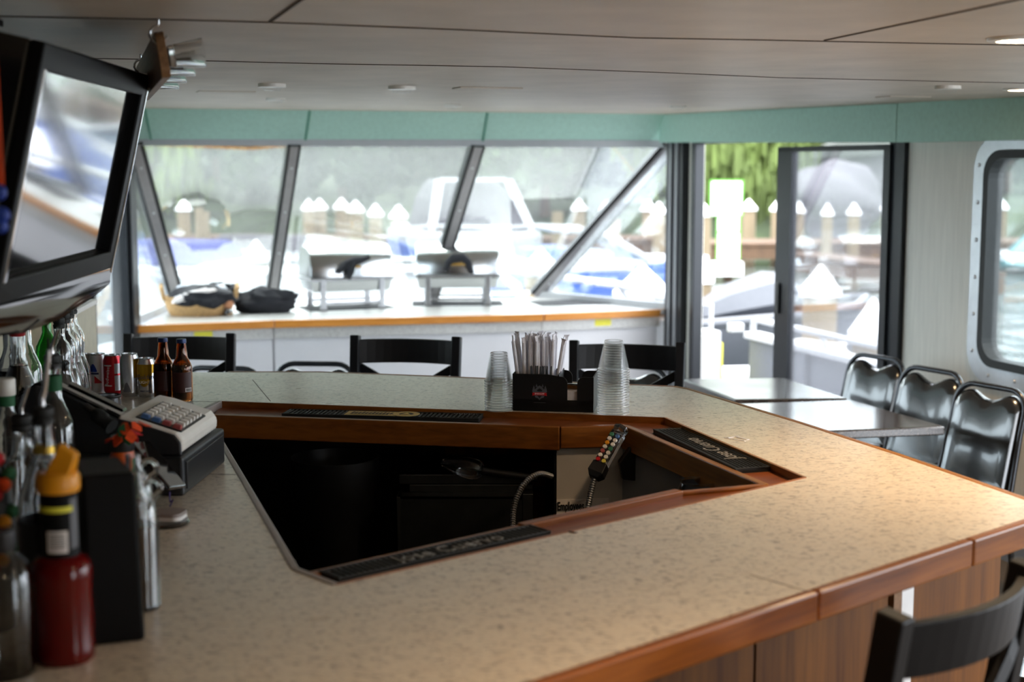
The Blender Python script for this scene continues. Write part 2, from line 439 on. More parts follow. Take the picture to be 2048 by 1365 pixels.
for pts, wd in (([(-300, 24), (0, 32), (320, 38), (540, 44), (900, 58), (1270, 75), (1500, 79), (2048, 90), (2300, 95)], .007),
                ([(-100, 112), (280, 118), (640, 127), (1000, 133), (1330, 145), (1560, 155), (2048, 166), (2300, 170)], .006),
                ([(540, 43), (600, 0), (690, -60)], .007), ([(1650, 80), (1860, 36), (2048, -4)], .007)):
    m = MB()
    q = [CG(*p) for p in pts]
    for a, b in zip(q, q[1:]): m.bar(a, b, wd, .004)
    trim(m, 'ceiling_gap')
# ---- walls
def wall(name, M, y0, y1, z0, z1, holes, mat, th=.07, x0=0):
    ys = sorted({y0, y1, *[h[0] for h in holes], *[h[1] for h in holes]}); zs = sorted({z0, z1, *[h[2] for h in holes], *[h[3] for h in holes]})
    m = MB()
    for a, b in zip(ys, ys[1:]):
        for c_, d in zip(zs, zs[1:]):
            yc, z_ = (a + b) / 2, (c_ + d) / 2
            if any(h[0] < yc < h[1] and h[2] < z_ < h[3] for h in holes): continue
            m.box(x0, x0 + th, a, b, c_, d, M)
    return struct(m.build(name, mat))
DV0 = W(1388, 500)[1]; DV1 = W(1811, 500)[1]; WV0 = W(1968, 500)[1]
RW = [(WV0 - 1.35, WV0)]
DA0, DA1 = -8.2, WV0 - 1.8                    # open doorway further aft on the right
WZ0, WZ1 = .845, 1.875
wall('wall_right', MBF, -10.6, -.04, 0, 2.12, [(DV1, DV0, 0, 1.96), (DA0, DA1, 0, 1.9)] + [(a, b, WZ0, WZ1) for a, b in RW], 'wall_vinyl')
wall('wall_back', Matrix.Translation(BF(0, -10.6, 0)) @ MBF.to_3x3().to_4x4() @ Matrix.Rotation(R(90), 4, 'Z'), -.1, 5.6, 0, 2.1, [(.15, 1.1, 0, 1.95)], 'wall_vinyl')
L0 = Vector((-2.45, 8.98, 0)); LD = Vector((.156, -1, 0)).normalized(); LN = Vector((-LD.y, LD.x, 0))   # LN points into the room
MLW = Matrix(((LN.x, LD.x, 0, L0.x), (LN.y, LD.y, 0, L0.y), (0, 0, 1, 0), (0, 0, 0, 1)))
wall('wall_left', MLW, 0, 4.3, 0, 2.14, [(.1, 1.75, 0, 1.93), (1.95, 3.9, .85, 1.93)], 'cream_panel', .06, -.06)
wall('wall_left_aft', MLW, 4.3, 11.6, 0, 2.14, [], 'charcoal_plastic', .06, -.06)
# ---- green valance under the ceiling
def vseg(pts_top, pts_bot, thick, name=None):
    pass
m = MB()
ul, ur = -3.72, 0.0
zt = zcv(0) - .002
m.add([(ul, -.09, zt), (ur - .02, -.09, zt), (ur - .14, .08, 1.945), (ul + .07, .08, 1.93), (ul, .2, zt), (ur + .05, .2, zt), (ur + .05, .16, 1.95), (ul, .16, 1.93)],
      [(0, 1, 2, 3), (4, 7, 6, 5), (0, 4, 5, 1), (3, 2, 6, 7), (0, 3, 7, 4), (1, 5, 6, 2)], MBF)
trim(m, 'green_valance')
for x in (290, 620, 975):
    p = onplane(x, 232, BF(0, -.09, 0), T); q = onplane(x + (13 if x == 290 else -10), 284, BF(0, .08, 0), T)
    p.z = zt - .003; q.z = 1.936
    trim(MB().bar(p - A * .002, q - A * .002, .012, .006, up=-A), 'green_seam')
vb = W(1793, 240, -.1)[1]
for a, b in ((-.02, vb + .004), (vb - .004, -6.6), (-6.61, -10.5)):
    za, zb = zcv(a), zcv(b)
    m = MB(); ua = -.02 if a == -.02 else -.1
    m.add([(-.1, a, za - .002), (-.1, b, zb - .002), (-.1, b, zb - .192), (ua - .08 if a == -.02 else -.1, a, za - .192), (0, a, za - .002), (0, b, zb - .002), (0, b, zb - .192), (0, a, za - .192)],
          [(0, 1, 2, 3), (4, 7, 6, 5), (0, 4, 5, 1), (3, 2, 6, 7), (0, 3, 7, 4), (1, 5, 6, 2)], MBF)
    trim(m, 'green_valance')
m = MB().box(.0, .12, .15, 4.3, 1.94, 2.12, MLW); trim(m, 'green_valance')
# ---- raked windscreen at the bow
SILL = .80
PL_ = Vector((-2.42, 10.13, SILL)); PR_ = Vector((.196, 10.95, SILL)); BD = (PR_ - PL_).normalized()
def Hd(x, z=1.935): p = onplane(x, 290, BF(0, .08, 0), T); p.z = z; return p
def Bs(x, z=SILL): p = onplane(x, 588, PL_, BD); p.z = z; return p
HL, H1, H2, HR = Hd(262), Hd(588), Hd(955), Hd(1336)
B1, B2 = Bs(541), Bs(862)
nw = [0]
def pane(corners, mat, th=.006):
    n = (Vector(corners[1]) - Vector(corners[0])).cross(Vector(corners[2]) - Vector(corners[0])).normalized() * th
    k = len(corners)
    return MB().add([Vector(c) for c in corners] + [Vector(c) + n for c in corners],
                    [tuple(range(k)), tuple(range(2 * k - 1, k - 1, -1))] + [(i, (i + 1) % k, (i + 1) % k + k, i + k) for i in range(k)])
def window(n, corners, mat, bars, wd=.05):
    """pane + frame bars along the listed edges"""
    m = MB(); k = len(corners); ctr = sum((Vector(c) for c in corners), Vector()) / k
    for i in bars: m.bar(corners[i], corners[(i + 1) % k], wd, .05)
    f = struct(m.build('window_%d' % n, 'boat_white')); f['label'] = f['label'] if 'label' in f else ''
    del f['label']
    pane(corners, mat).build('pane', mat, f)
    return f
window(1, [PL_, B1, H1, HL], 'windshield_glass', (2,), .03)
window(2, [B1, B2, H2, H1], 'windshield_glass', (2,), .03)
window(3, [B2, PR_, HR, H2], 'windshield_glass', (2,), .03)
CR = BF(0, -.02, SILL); CRt = BF(0, -.02, 1.93); CL_ = Vector((-2.42, 8.98, SILL)); CLt = Vector((-2.42, 8.98, 1.93))
window(4, [PR_, CR, CRt, HR + Vector((.02, -.05, 0))], 'bow_side_glass', (0,), .05)
window(5, [CL_, PL_, HL, CLt], 'side_glass', (0,), .05)
def mullion(a, b, wd):
    d = (b - a).normalized(); side = d.cross(A).normalized(); inn = side.cross(d).normalized()
    if inn.dot(A) > 0: inn = -inn
    m = MB(); m.bar(a + inn * .01, b + inn * .01, wd, .05, up=inn)
    o = trim(m, 'black_alu')
    g = MB(); g.bar(a + inn * .039, b + inn * .039, wd * .56, .01, up=inn); g.build('cover_strip', 'grey_alu', o)
    s = MB()
    for t in (.12, .38, .64, .9):
        c_ = a.lerp(b, t) + inn * .045; s.ell(c_, (.007, .007, .007), 8, 6)
    s.build('screw_heads', 'alu', o, True)
mullion(H1, B1, .088); mullion(H2, B2, .1); mullion(HR + BD * .02, PR_, .125); mullion(HL + BD * .015, PL_ + BD * .03, .105)
# corner posts
m = MB(); m.box(-.05, .075, -.30, -.02, 0, 1.95, MBF); o = trim(m, 'black_alu', .006)
m = MB(); m.box(-.062, -.05, -.14, -.1, 0, 1.94, MBF); m.box(-.062, -.05, -.24, -.2, 0, 1.94, MBF); m.build('groove_strip', 'grey_plastic', o)
m = MB(); m.box(-2.50, -2.365, 8.86, 9.0, 0, 1.95); o = trim(m, 'black_alu', .006)
m = MB(); m.box(-2.44, -2.425, 8.845, 8.86, 0, 1.94); m.build('groove_strip', 'charcoal_plastic', o)

# hull below the windscreen
m = MB(); a, b = PL_.copy(), PR_.copy()
for p, q in ((CL_, PL_), (PL_, PR_), (PR_, CR)):
    m.bar(Vector((p.x, p.y, SILL / 2 - .05)), Vector((q.x, q.y, SILL / 2 - .05)), .05, SILL - .1)
struct(m.build('wall_front', 'white_panel'))
# ---- sliding door on the right, left half open
SP_ = W(1576, 500)[1]
m = MB(); fr = .05
m.box(-.03, .04, DV1, DV1 + .13, 0, 1.93, MBF); m.box(-.03, .04, DV1, DV0, 1.93, 1.97, MBF); m.box(-.03, .04, DV0 - .06, DV0, 0, 1.93, MBF); m.box(-.03, .04, DV1, DV0, 0, .03, MBF)
d1 = struct(m.build('door_1', 'black_alu', bev=.004))
m = MB(); a, b = DV1 + .1, SP_ + .07
m.box(-.045, -.005, b - .17, b, .04, 1.885, MBF); m.box(-.045, -.005, a, a + .06, .04, 1.885, MBF); m.box(-.045, -.005, a, b, 1.865, 1.893, MBF); m.box(-.045, -.005, a, b, .04, .12, MBF)
sl = m.build('sliding_panel', 'black_alu', d1, bev=.004)
MB().box(-.03, -.024, a + .06, b - .17, .12, 1.865, MBF).build('pane', 'door_glass', sl)
MB().box(-.06, -.045, b - .07, b - .04, .92, 1.10, MBF).build('handle', 'black_plastic', sl, bev=.004)
m = MB()
m.box(-.03, .04, .1, .18, 0, 1.93, MLW); m.box(-.03, .04, 1.67, 1.75, 0, 1.93, MLW); m.box(-.03, .04, .1, 1.75, 1.87, 1.93, MLW); m.box(-.03, .04, .1, 1.75, 0, .1, MLW)
d2 = struct(m.build('door_2', 'black_alu', bev=.004))
MB().box(-.006, .0, .18, 1.67, .1, 1.87, MLW).build('pane', 'side_glass', d2)
m = MB(); m.box(-.05, .02, 1.95, 2.0, .85, 1.93, MLW); m.box(-.05, .02, 3.85, 3.9, .85, 1.93, MLW); m.box(-.05, .02, 1.95, 3.9, .85, .89, MLW); m.box(-.05, .02, 1.95, 3.9, 1.89, 1.93, MLW)
w6 = struct(m.build('window_6', 'black_alu')); MB().box(-.03, -.024, 2.0, 3.85, .89, 1.89, MLW).build('pane', 'side_glass', w6)
# ---- right hand windows: round cornered alloy surround, black gasket, pane
def rrect(y0, y1, z0, z1, r, n=6):
    out = []
    for cy, cz, a0 in ((y1 - r, z1 - r, 0), (y0 + r, z1 - r, 90), (y0 + r, z0 + r, 180), (y1 - r, z0 + r, 270)):
        for k in range(n + 1):
            a = R(a0 + 90 * k / n); out.append((cy + r * math.cos(a), cz + r * math.sin(a)))
    return out
MYZ = MBF @ Matrix(((0, 0, 1, 0), (1, 0, 0, 0), (0, 1, 0, 0), (0, 0, 0, 1)))     # (y,z) polygon extruded along x
for k, (a, b) in enumerate(RW):
    o = struct(MB().prism(rrect(a - .04, b + .075, WZ0 - .055, WZ1 + .05, .16), -.022, 0, MYZ, [rrect(a + .02, b - .012, WZ0 + .025, WZ1 - .02, .11)]).build('window_%d' % (7 + k), 'alu', bev=.004))
    MB().prism(rrect(a + .02, b - .012, WZ0 + .025, WZ1 - .02, .11), -.03, .05, MYZ, [rrect(a + .055, b - .05, WZ0 + .062, WZ1 - .055, .09)]).build('gasket', 'black_rubber', o)
    MB().prism(rrect(a + .05, b - .045, WZ0 + .055, WZ1 - .05, .09), .02, .026, MYZ).build('pane', 'side_glass', o)
    s = MB()
    for t in range(7): s.ell((-.024, a + (b - a) * (t + .5) / 7, WZ0 - .015), (.006, .009, .009), 8, 6, MBF)
    for t in range(6): s.ell((-.024, b + .03, WZ0 + (WZ1 - WZ0) * (t + .5) / 6), (.006, .009, .009), 8, 6, MBF)
    s.build('rivets', 'alu', o, True)
struct(MB().box(-.015, 0, DA1, DV1 - .01, 0, .09, MBF).build('baseboard_right', 'grey_plastic'))
# ---- ceiling fittings
def downlight(x, y, lit, label, r=.075):
    p = CG(x, y); t = thing('ceiling_light', label, 'ceiling light', p, 0, 'recessed ceiling lights')
    MB().lathe([(r * .72, -.001), (r * .74, -.008), (r, -.006), (r * 1.02, 0)], 28).build('trim_ring', 'offwhite_plastic', t, True)
    MB().lathe([(0, -.004), (r * .72, -.003)], 24).build('lamp', 'lamp_glow' if lit else 'lamp_off', t, True)
    if lit:
        l = bpy.data.lights.new('downlight', 'SPOT'); l.energy = lit; l.color = (1, .66, .36); l.spot_size = R(120); l.spot_blend = .9; l.shadow_soft_size = .05
        lo = bpy.data.objects.new('downlight', l); COL.objects.link(lo); lo.parent = t; lo.location = (0, 0, -.02)
    return t
downlight(2042, 76, 15, 'larger lit recessed ceiling light at the right edge of the photo')
downlight(2046, 177, 15, 'smaller lit recessed ceiling light above the right window')
for x, y, e, l in ((.62, 1.55, 10, 'unseen fill downlight added above the near edge of the bar'), (1.45, .6, 10, 'unseen fill downlight added over the aisle beside the bar'), (.1, .35, 6, 'unseen fill downlight added nearest the stern'), (2.2, 1.9, 9, 'unseen fill downlight added over the right aisle')):
    pq = Vector((x, y, 0)); zq = zc(pq); dq = Vector((x, y, zq)) - O
    tq = downlight(2042, 76, e, l); tq.location = (x, y, zq)  # unseen downlights added to brighten the near bar and cabin
def puck(x, y, s, label):
    p = CG(x, y); t = thing('puck_light', label, 'ceiling light', p, 0, 'unlit puck lights on the ceiling')
    MB().lathe([(0, -.012), (s * .5, -.012), (s * .5, 0)], 24).build('base', 'offwhite_plastic', t, True)
    MB().lathe([(0, -.026), (s * .3, -.024), (s * .36, -.012)], 20).build('lens', 'clear_plastic', t, True)
for x, y, s, l in ((544, 168, .10, 'unlit round puck light left of centre on the ceiling'), (804, 173, .105, 'unlit round puck light at the centre of the ceiling'),
                   (1896, 172, .095, 'unlit round puck light near the lit one on the right'),
                   (552, 196, .09, 'small far puck light close to the green valance at left'), (905, 209, .09, 'small far puck light above the left chafing dish gap'),
                   (1355, 211, .09, 'small far puck light above the corner post of the door')):
    puck(x, y, s, l)
for x, y, wd, l in ((452, 183, .3, 'flat pale cover plate on the ceiling left of the puck lights'), (975, 176, .32, 'flat pale cover plate at the middle of the ceiling'),
                    (1806, 193, .26, 'flat pale cover plate on the ceiling beside the right puck light')):
    p = CG(x, y)
    tag(MB().box(-wd / 2.6, wd / 2.6, -.06, .06, -.005, 0).build('ceiling_plate', 'ceiling_board', bev=.002), l, 'plate', 'flat ceiling plates')
    o = bpy.context.scene.objects[-1] if False else [q for q in COL.objects if q.name.startswith('ceiling_plate')][-1]
    o.location = p; o.rotation_euler = (0, 0, AXIS)
# ================================================================ the bar
BZ = 1.07
bar = thing('bar_counter', 'large angular bar counter with speckled beige laminate top and oak edge', 'bar counter', (0, 0, 0))
n0, n1 = G(1100, 1349), G(2048, 1038); nd = (n1 - n0).normalized(); nn = Vector((-nd.y, nd.x, 0))
pA = n0 - nd * 1.3
rc = G(2104, 1020)
far = [G(*p) for p in ((455, 745), (640, 745), (900, 755), (1190, 768), (1345, 774), (1372, 779), (1590, 845), (1790, 910), (2030, 994))]
def LW(Y, off=.02): x = L0.x + .156 * (L0.y - Y) + off; return Vector((x, Y, 0))
outer = [pA, LW(pA.y), LW(far[0].y)] + far + [rc - (rc - far[-1]).normalized() * .02, rc + nd * -.02]
hole = [G(*p) for p in ((440, 803), (1330, 836), (1610, 956), (672, 1170), (590, 1139), (405, 820))]
A0, B0, Cc0, D0, E0, F0 = hole
outer2 = [(p.x, p.y) for p in outer]; hole2 = [(p.x, p.y) for p in hole]
MB().prism(outer2, 1.034, BZ, None, [hole2]).build('countertop', 'bar_laminate', bar)
# oak edge, in lengths with open joints
def edge(a, b, mat, h=.054, th=.022, inset=0.0):
    d = (b - a).normalized(); n = Vector((d.y, -d.x, 0))       # outward when walking anticlockwise
    a = a + n * th / 2; b = b + n * th / 2
    return MB().bar((a.x, a.y, BZ + .001 - h / 2), (b.x, b.y, BZ + .001 - h / 2), th, h).build('edge_trim', mat, bar, bev=.005)
j1, j2 = [onplane(x, 1100, n0, nd) for x in (1620, 1927)]
for a, b in ((pA, j1 - nd * .002), (j1 + nd * .002, j2 - nd * .002), (j2 + nd * .002, rc + nd * .02)): edge(a, b, 'oak_near')
back = far + [rc]
for a, b in zip(back, back[1:]):
    d = (b - a).normalized(); edge(b + d * .006, a - d * .004, 'oak_side' if a.x > .5 else 'oak_across')
for a, b in (((505, 760), (541, 803)), ((386, 948), (472, 950)), ((385, 803), (438, 804)), ((1500, 1150), (1620, 1185)), ((1898, 1078), (1927, 1084))):
    p, q = G(*a), G(*b); p.z = q.z = BZ + .0001; MB().bar(p, q, .0022, .0006).build('joint_line', 'brown_label', bar)
# lowered rail around the opening
LZ = 1.060
A1, B1a, B1b, C1, C1b, D1m, D1 = [G(x, y, LZ) for x, y in ((423, 829), (1120, 853), (1250, 850), (1530, 969), (1358, 984), (1042, 1053), (604, 1152))]
TZ = 1.0515
def flat(poly, name, mat): return MB().prism([(p.x, p.y) for p in poly], TZ - .012, TZ, None).build(name, mat, bar)
flat([A0, B0, B1b, B1a, A1], 'rail_floor', 'trough_wood'); flat([B0, Cc0, C1, B1b], 'rail_floor', 'trough_wood'); flat([Cc0, D0, D1, D1m, C1b, C1], 'rail_floor', 'trough_wood')
def lip(a, b, mat, z0=.992, th=.022, z1=LZ):
    d = (b - a).normalized()
    return MB().bar((a.x, a.y, (z0 + z1) / 2), (b.x, b.y, (z0 + z1) / 2), th, z1 - z0).build('rail_lip', mat, bar, bev=.003)
lip(A1, B1a, 'oak_across'); lip(B1a, B1b, 'oak_across', .998); lip(B1b, C1, 'oak_side'); lip(C1, C1b, 'oak_near', .998); lip(C1b, D1m, 'oak_near', 1.0, .026, LZ + .005); lip(D1m, D1, 'oak_near', .998, .024, LZ + .001)
def inner(a, b, mat, th=.008):
    MB().bar((a.x, a.y, (TZ + BZ + .001) / 2), (b.x, b.y, (TZ + BZ + .001) / 2), th, BZ + .001 - TZ).build('rail_wall', mat, bar)
inner(A0, B0, 'oak_across'); inner(B0, Cc0, 'oak_side'); inner(Cc0, D0, 'oak_near')
for a, b in ((F0, E0), (F0, A0), (E0, D0)):
    MB().bar((a.x, a.y, BZ - .018), (b.x, b.y, BZ - .018), .016, .04).build('opening_trim', 'taupe_plastic', bar, bev=.003)
# base below the overhang
def offs(pts, d):
    out = []
    k = len(pts)
    for i in range(k):
        p0, p1, p2 = pts[i - 1], pts[i], pts[(i + 1) % k]
        a = (p1 - p0).normalized(); b = (p2 - p1).normalized()
        na = Vector((a.y, -a.x, 0)); nb = Vector((b.y, -b.x, 0)); h = (na + nb).normalized()
        out.append(p1 - h * (d / max(.35, h.dot(na))))
    return out
# the polygon runs clockwise from above on the far side, so test the sign once
base = offs(outer, -.16)
rb = onplane(1990, 1200, n0 + nn * .24, nd)          # base corner seen at the right
nb0 = n0 + nn * .24 - nd * 1.2
pts = [nb0, rb]
def upright(a, b, name, mat, z0=0.0, z1=1.03, th=.02):
    return MB().bar((a.x, a.y, (z0 + z1) / 2), (b.x, b.y, (z0 + z1) / 2), th, z1 - z0).build(name, mat, bar)
s1, s2, s3, s4 = [onplane(x, 1250, n0 + nn * .24, nd) for x in (1503, 1768, 1790, 1813)]
upright(nb0, s1 - nd * .004, 'base_panel', 'teak_panel'); upright(s1 + nd * .004, s2 - nd * .004, 'base_panel', 'teak_panel')
upright(s2 + nd * .012, s3, 'corner_post', 'board_wood', 0, 1.03, .03); upright(s3, s4, 'post_strip', 'white_plastic', 0, 1.03, .03); upright(s4, rb, 'base_panel', 'teak_panel')
fb = [Vector((p.x, p.y, 0)) for p in (rb, far[7] - T * .3, far[5] - T * .2 - Vector((0, .25, 0)), far[2] - Vector((0, .3, 0)), LW(far[0].y - .3))]
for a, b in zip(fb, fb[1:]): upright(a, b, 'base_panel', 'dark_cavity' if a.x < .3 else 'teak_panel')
# inside of the well
iw = onplane(1112, 900, B1a - Vector((0, .0, 0)), (B1b - B1a).normalized())
e1 = (B1b - B1a).normalized(); e1n = Vector((-e1.y, e1.x, 0))
q0, q1, q2 = B1a + e1n * .012 - e1 * .008, B1b + e1n * .012, C1 + Vector((.05, .02, 0))
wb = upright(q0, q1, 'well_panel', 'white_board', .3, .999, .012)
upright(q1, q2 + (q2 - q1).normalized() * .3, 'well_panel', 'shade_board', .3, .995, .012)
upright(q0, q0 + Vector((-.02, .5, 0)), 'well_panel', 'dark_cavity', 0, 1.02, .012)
MB().prism([(p.x, p.y) for p in (Vector((-.9, 1.6, 0)), C1 + Vector((.1, -.1, 0)), B1b + Vector((.1, .3, 0)), A1 + Vector((-.2, .4, 0)))], .005, .02).build('well_floor', 'black_rubber', bar)
# notice on the white panel
dirp = (q1 - q0).normalized()
def onwell(x, y): p = onplane(x, y, q0 - e1n * .008, e1); return p
s = [onwell(1113, 1000), onwell(1182, 998)]
pz0, pz1 = onwell(1113, 1062).z, s[0].z
nt = tag(MB().bar(Vector((s[0].x, s[0].y, (pz0 + pz1) / 2)), Vector((s[0].x, s[0].y, (pz0 + pz1) / 2)) + e1 * .15, .002, pz1 - pz0).build('notice', 'paper_white'),
         'paper notice for staff stuck low on the white panel inside the bar', 'notice')
c0 = onwell(1114, 1014)
text('lettering', 'Employees', .0345, 'black_ink', nt, basis(e1, (0, 0, 1), c0 - e1n * .003), .0004, align='LEFT', sx=.52, bold=.0009)
c0 = onwell(1124, 1033)
text('lettering', 'must wash hands', .03, 'black_ink', nt, basis(e1, (0, 0, 1), c0 - e1n * .003), .0004, align='LEFT', sx=.7, bold=.0008)
# underbar: steel ice bin, scoop, bottle well
ib = thing('ice_bin', 'dark stainless steel ice bin with a stepped rim under the bar', 'ice bin')
fl, fr_ = P(797, 985, 4.0), P(1066, 1001, 3.94)
zt_ = (fl.z + fr_.z) / 2 + .0; yy = 3.96
m = MB(); x0, x1 = fl.x, fr_.x
m.box(x0, x1, yy, yy + .01, .3, zt_); m.box(x0, x1, yy, yy + .06, zt_ - .008, zt_); m.box(x0 + .03, x1, yy + .06, yy + .065, zt_, zt_ + .022); m.box(x0, x0 + .01, yy, yy + .4, .3, zt_); m.box(x1 - .03, x1, yy - .005, yy + .4, .3, zt_ + .01)
m.build('bin_body', 'dull_steel', ib, bev=.002)
MB().box(x0 + .03, x1 - .03, yy + .07, yy + .42, zt_ - .3, zt_ + .035).build('bin_liner', 'black_plastic', ib, bev=.004)
MB().box(x0 + .0, x1 - .03, yy + .066, yy + .075, zt_ + .022, zt_ + .05).build('back_rim', 'dull_steel', ib, bev=.002)
sc_ = thing('ice_scoop', 'clear plastic ice scoop lying on the ice bin under the bar', 'scoop', (0, 0, 0))
a, b, c_ = P(880, 925, 4.0), P(968, 943, 4.0), P(1075, 957, 3.98)
d = (b - a).normalized(); Msc = basis(d, (0, 1, .6), a)
m = MB(); L_ = (b - a).length
rings = []
for t in range(9):
    k = t / 8; rr = .036 * min(1, (k * 1.6 + .12) ** .6) * (1 if k < .85 else 1 - (k - .85) * 2.6)
    rings.append([(L_ * k, rr * math.cos(q * math.pi / 7 * 2), rr * math.sin(q * math.pi / 7 * 2)) for q in range(7)])
m.loft(rings, Msc); m.build('bowl', 'smoke_glass', sc_, True, sub=1)
MB().tube([b - d * .01, b.lerp(c_, .5), c_], .011, 10).build('handle', 'charcoal_plastic', sc_, True)
pb = tag(MB().lathe([(0, 0), (.11, 0), (.125, .34), (.13, .34), (.115, 0)], 24).build('bottle_tub', 'black_plastic', None, True), 'round black plastic tub standing at the left under the bar', 'tub')
pb.location = (-.52, 4.1, .6)
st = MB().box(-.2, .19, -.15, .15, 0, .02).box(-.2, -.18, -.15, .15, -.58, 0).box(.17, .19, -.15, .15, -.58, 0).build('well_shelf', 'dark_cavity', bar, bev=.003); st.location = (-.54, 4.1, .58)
# glass jar under the right rail
p = P(1398, 962, 3.45)
jar = tag(MB().lathe([(0, -.13), (.055, -.13), (.062, -.05), (.046, -.005), (.048, 0), (.044, 0), (.042, -.006), (.058, -.05), (.05, -.126), (0, -.126)], 28).build('glass_jar', 'smoke_glass', None, True),
          'wide clear glass jar under the right rail of the bar well', 'jar'); jar.location = p
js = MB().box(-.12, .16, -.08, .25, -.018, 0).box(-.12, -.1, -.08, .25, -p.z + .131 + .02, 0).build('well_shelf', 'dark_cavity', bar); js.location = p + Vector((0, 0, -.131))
# soda gun with holder and hose
sg = thing('soda_gun', 'soda gun with coloured buttons and steel hose hanging in the bar well', 'soda gun')
Yg = 3.72
top = P(1238, 866, Yg + .06); mid = P(1196, 942, Yg); end = P(1187, 962, Yg - .01)
d = (mid - top).normalized(); Mg = basis(d, Vector((-.35, -.85, .4)).cross(d), top)
hd = MB().box(0, (mid - top).length * .86, -.018, .018, -.015, .015, Mg).build('head', 'smoke_glass', sg, bev=.004)
bpl = MB().box(.012, (mid - top).length * .8, -.0165, .0165, .0155, .0175, Mg).build('button_plate', 'charcoal_plastic', hd)
MB().lathe([(0, -.0), (.02, 0), (.021, .006), (.018, .02), (0, .02)], 6, Mg @ Matrix.Translation((-.018, 0, 0)) @ Matrix.Rotation(R(90), 4, 'Y')).build('nozzle', 'smoke_glass', hd)
gl_ = (mid - top).length
MB().loft([[(gl_ * .84, -.02, -.017), (gl_ * .84, .02, -.017), (gl_ * .84, .02, .018), (gl_ * .84, -.02, .018)], [(gl_ * 1.08, -.022, -.018), (gl_ * 1.08, .022, -.018), (gl_ * 1.08, .022, .019), (gl_ * 1.08, -.022, .019)],
           [(gl_ * 1.2, -.013, -.012), (gl_ * 1.2, .013, -.012), (gl_ * 1.2, .013, .012), (gl_ * 1.2, -.013, .012)]], Mg).build('grip', 'black_plastic', sg, bev=.002)
cols = ['green_key', 'blue_key', 'white_plastic', 'offwhite_plastic', 'orange_plastic', 'white_plastic', 'offwhite_plastic', 'green_key', 'red_key', 'offwhite_plastic', 'white_plastic', 'white_plastic', 'red_paint', 'yellow_key']
for i, cn in enumerate(cols):
    r_, q = divmod(i, 2)
    Mq = Mg @ Matrix.Translation((.02 + r_ * .0135, .0085 if q else -.0085, .0175))
    MB().lathe([(0, .005), (.0052, .005), (.006, .0035), (.006, 0)], 12, Mq).build('button', cn, hd, True)
def hose(pts, r, name, parent):
    P_ = [Vector(p) for p in pts]; out = []
    for i in range(len(P_) - 1):
        p0 = P_[max(0, i - 1)]; p1 = P_[i]; p2 = P_[i + 1]; p3 = P_[min(len(P_) - 1, i + 2)]
        for t in range(14):
            t /= 14; out.append(.5 * ((2 * p1) + (p2 - p0) * t + (2 * p0 - 5 * p1 + 4 * p2 - p3) * t * t + (3 * p1 - p0 - 3 * p2 + p3) * t ** 3))
    out.append(P_[-1])
    ln = [0]
    for a, b in zip(out, out[1:]): ln.append(ln[-1] + (b - a).length)
    n = int(ln[-1] / .0022); res = []; rad = []; k = 0
    for i in range(n):
        s = ln[-1] * i / n
        while ln[k + 1] < s: k += 1
        t = (s - ln[k]) / (ln[k + 1] - ln[k]); res.append(out[k].lerp(out[k + 1], t)); rad.append(r * (1 if i % 3 else .8))
    return MB().tube(res, r, 10, radii=rad).build(name, 'brushed_steel', parent, False)
e_ = Mg @ Vector((gl_ * 1.15, 0, 0))
hose([e_, P(1181, 990, Yg - .03), P(1172, 1030, Yg - .06), P(1150, 1110, Yg - .1), P(1090, 1170, Yg - .1), P(1035, 1120, Yg - .02), P(1026, 1030, Yg + .06), P(1044, 975, Yg + .1), P(1075, 949, Yg + .14), P(1103, 953, Yg + .2)], .0085, 'hose', sg)
ho = tag(MB().prism([(-.012, -.02), (.03, -.026), (.034, .075), (.02, .085), (-.022, .03)], -.012, .012).build('gun_holder', 'black_plastic', None, bev=.004), 'black plastic holster behind the soda gun under the rail', 'holster')
p = onplane(1252, 944, q1 - (q2 - q1).normalized() * .0 + Vector((-.02, -.02, 0)), (q2 - q1).normalized()); ho.matrix_world = basis(e1, (0, 0, 1), p)
# ---- rubber bar mats
def bar_mat(name, label, a, b, wd, txt, style, flip=False, flipside=1):
    a = Vector((a.x, a.y, TZ)); b = Vector((b.x, b.y, TZ)); L_ = (b - a).length; ang = math.atan2(b.y - a.y, b.x - a.x)
    t = thing(name, label, 'bar mat', (a + b) / 2, ang, 'rubber bar mats in the rail')
    MB().box(-L_ / 2, L_ / 2, -wd / 2, wd / 2, .0005, .007).build('mat_base', 'black_rubber', t, bev=.002)
    m = MB()
    m.box(-L_ / 2, L_ / 2, -wd / 2, -wd / 2 + .006, .0005, .013); m.box(-L_ / 2, L_ / 2, wd / 2 - .006, wd / 2, .0005, .013); m.box(-L_ / 2, -L_ / 2 + .006, -wd / 2, wd / 2, .0005, .013); m.box(L_ / 2 - .006, L_ / 2, -wd / 2, wd / 2, .0005, .013)
    m.build('rim', 'black_rubber', t, bev=.002)
    m = MB()
    if style == 'ribs':
        n = int(L_ / .0125)
        for i in range(1, n): m.box(-L_ / 2 + i * L_ / n - .003, -L_ / 2 + i * L_ / n + .003, -wd / 2 + .006, wd / 2 - .006, .007, .0115)
    else:
        n = int(L_ / .0095); k = int(wd / .0095)
        for i in range(1, n):
            for j in range(1, k): m.box(-L_ / 2 + i * L_ / n - .0028, -L_ / 2 + i * L_ / n + .0028, -wd / 2 + j * wd / k - .0028, -wd / 2 + j * wd / k + .0028, .007, .0115)
    m.build('nubs', 'black_rubber', t)
    return t, L_
t, L_ = bar_mat('bar_mat', 'ribbed black bar mat with pale script in the near rail', G(652, 1161, TZ) - nn * .009, G(1074, 1066, TZ) - nn * .009, .066, None, 'ribs')
text('lettering', 'Jose Cuervo', .056, 'mat_ink', t, Matrix.Translation((.02, -.002, .0118)), .001, sx=.92)
for q in G(0, 0),: pass
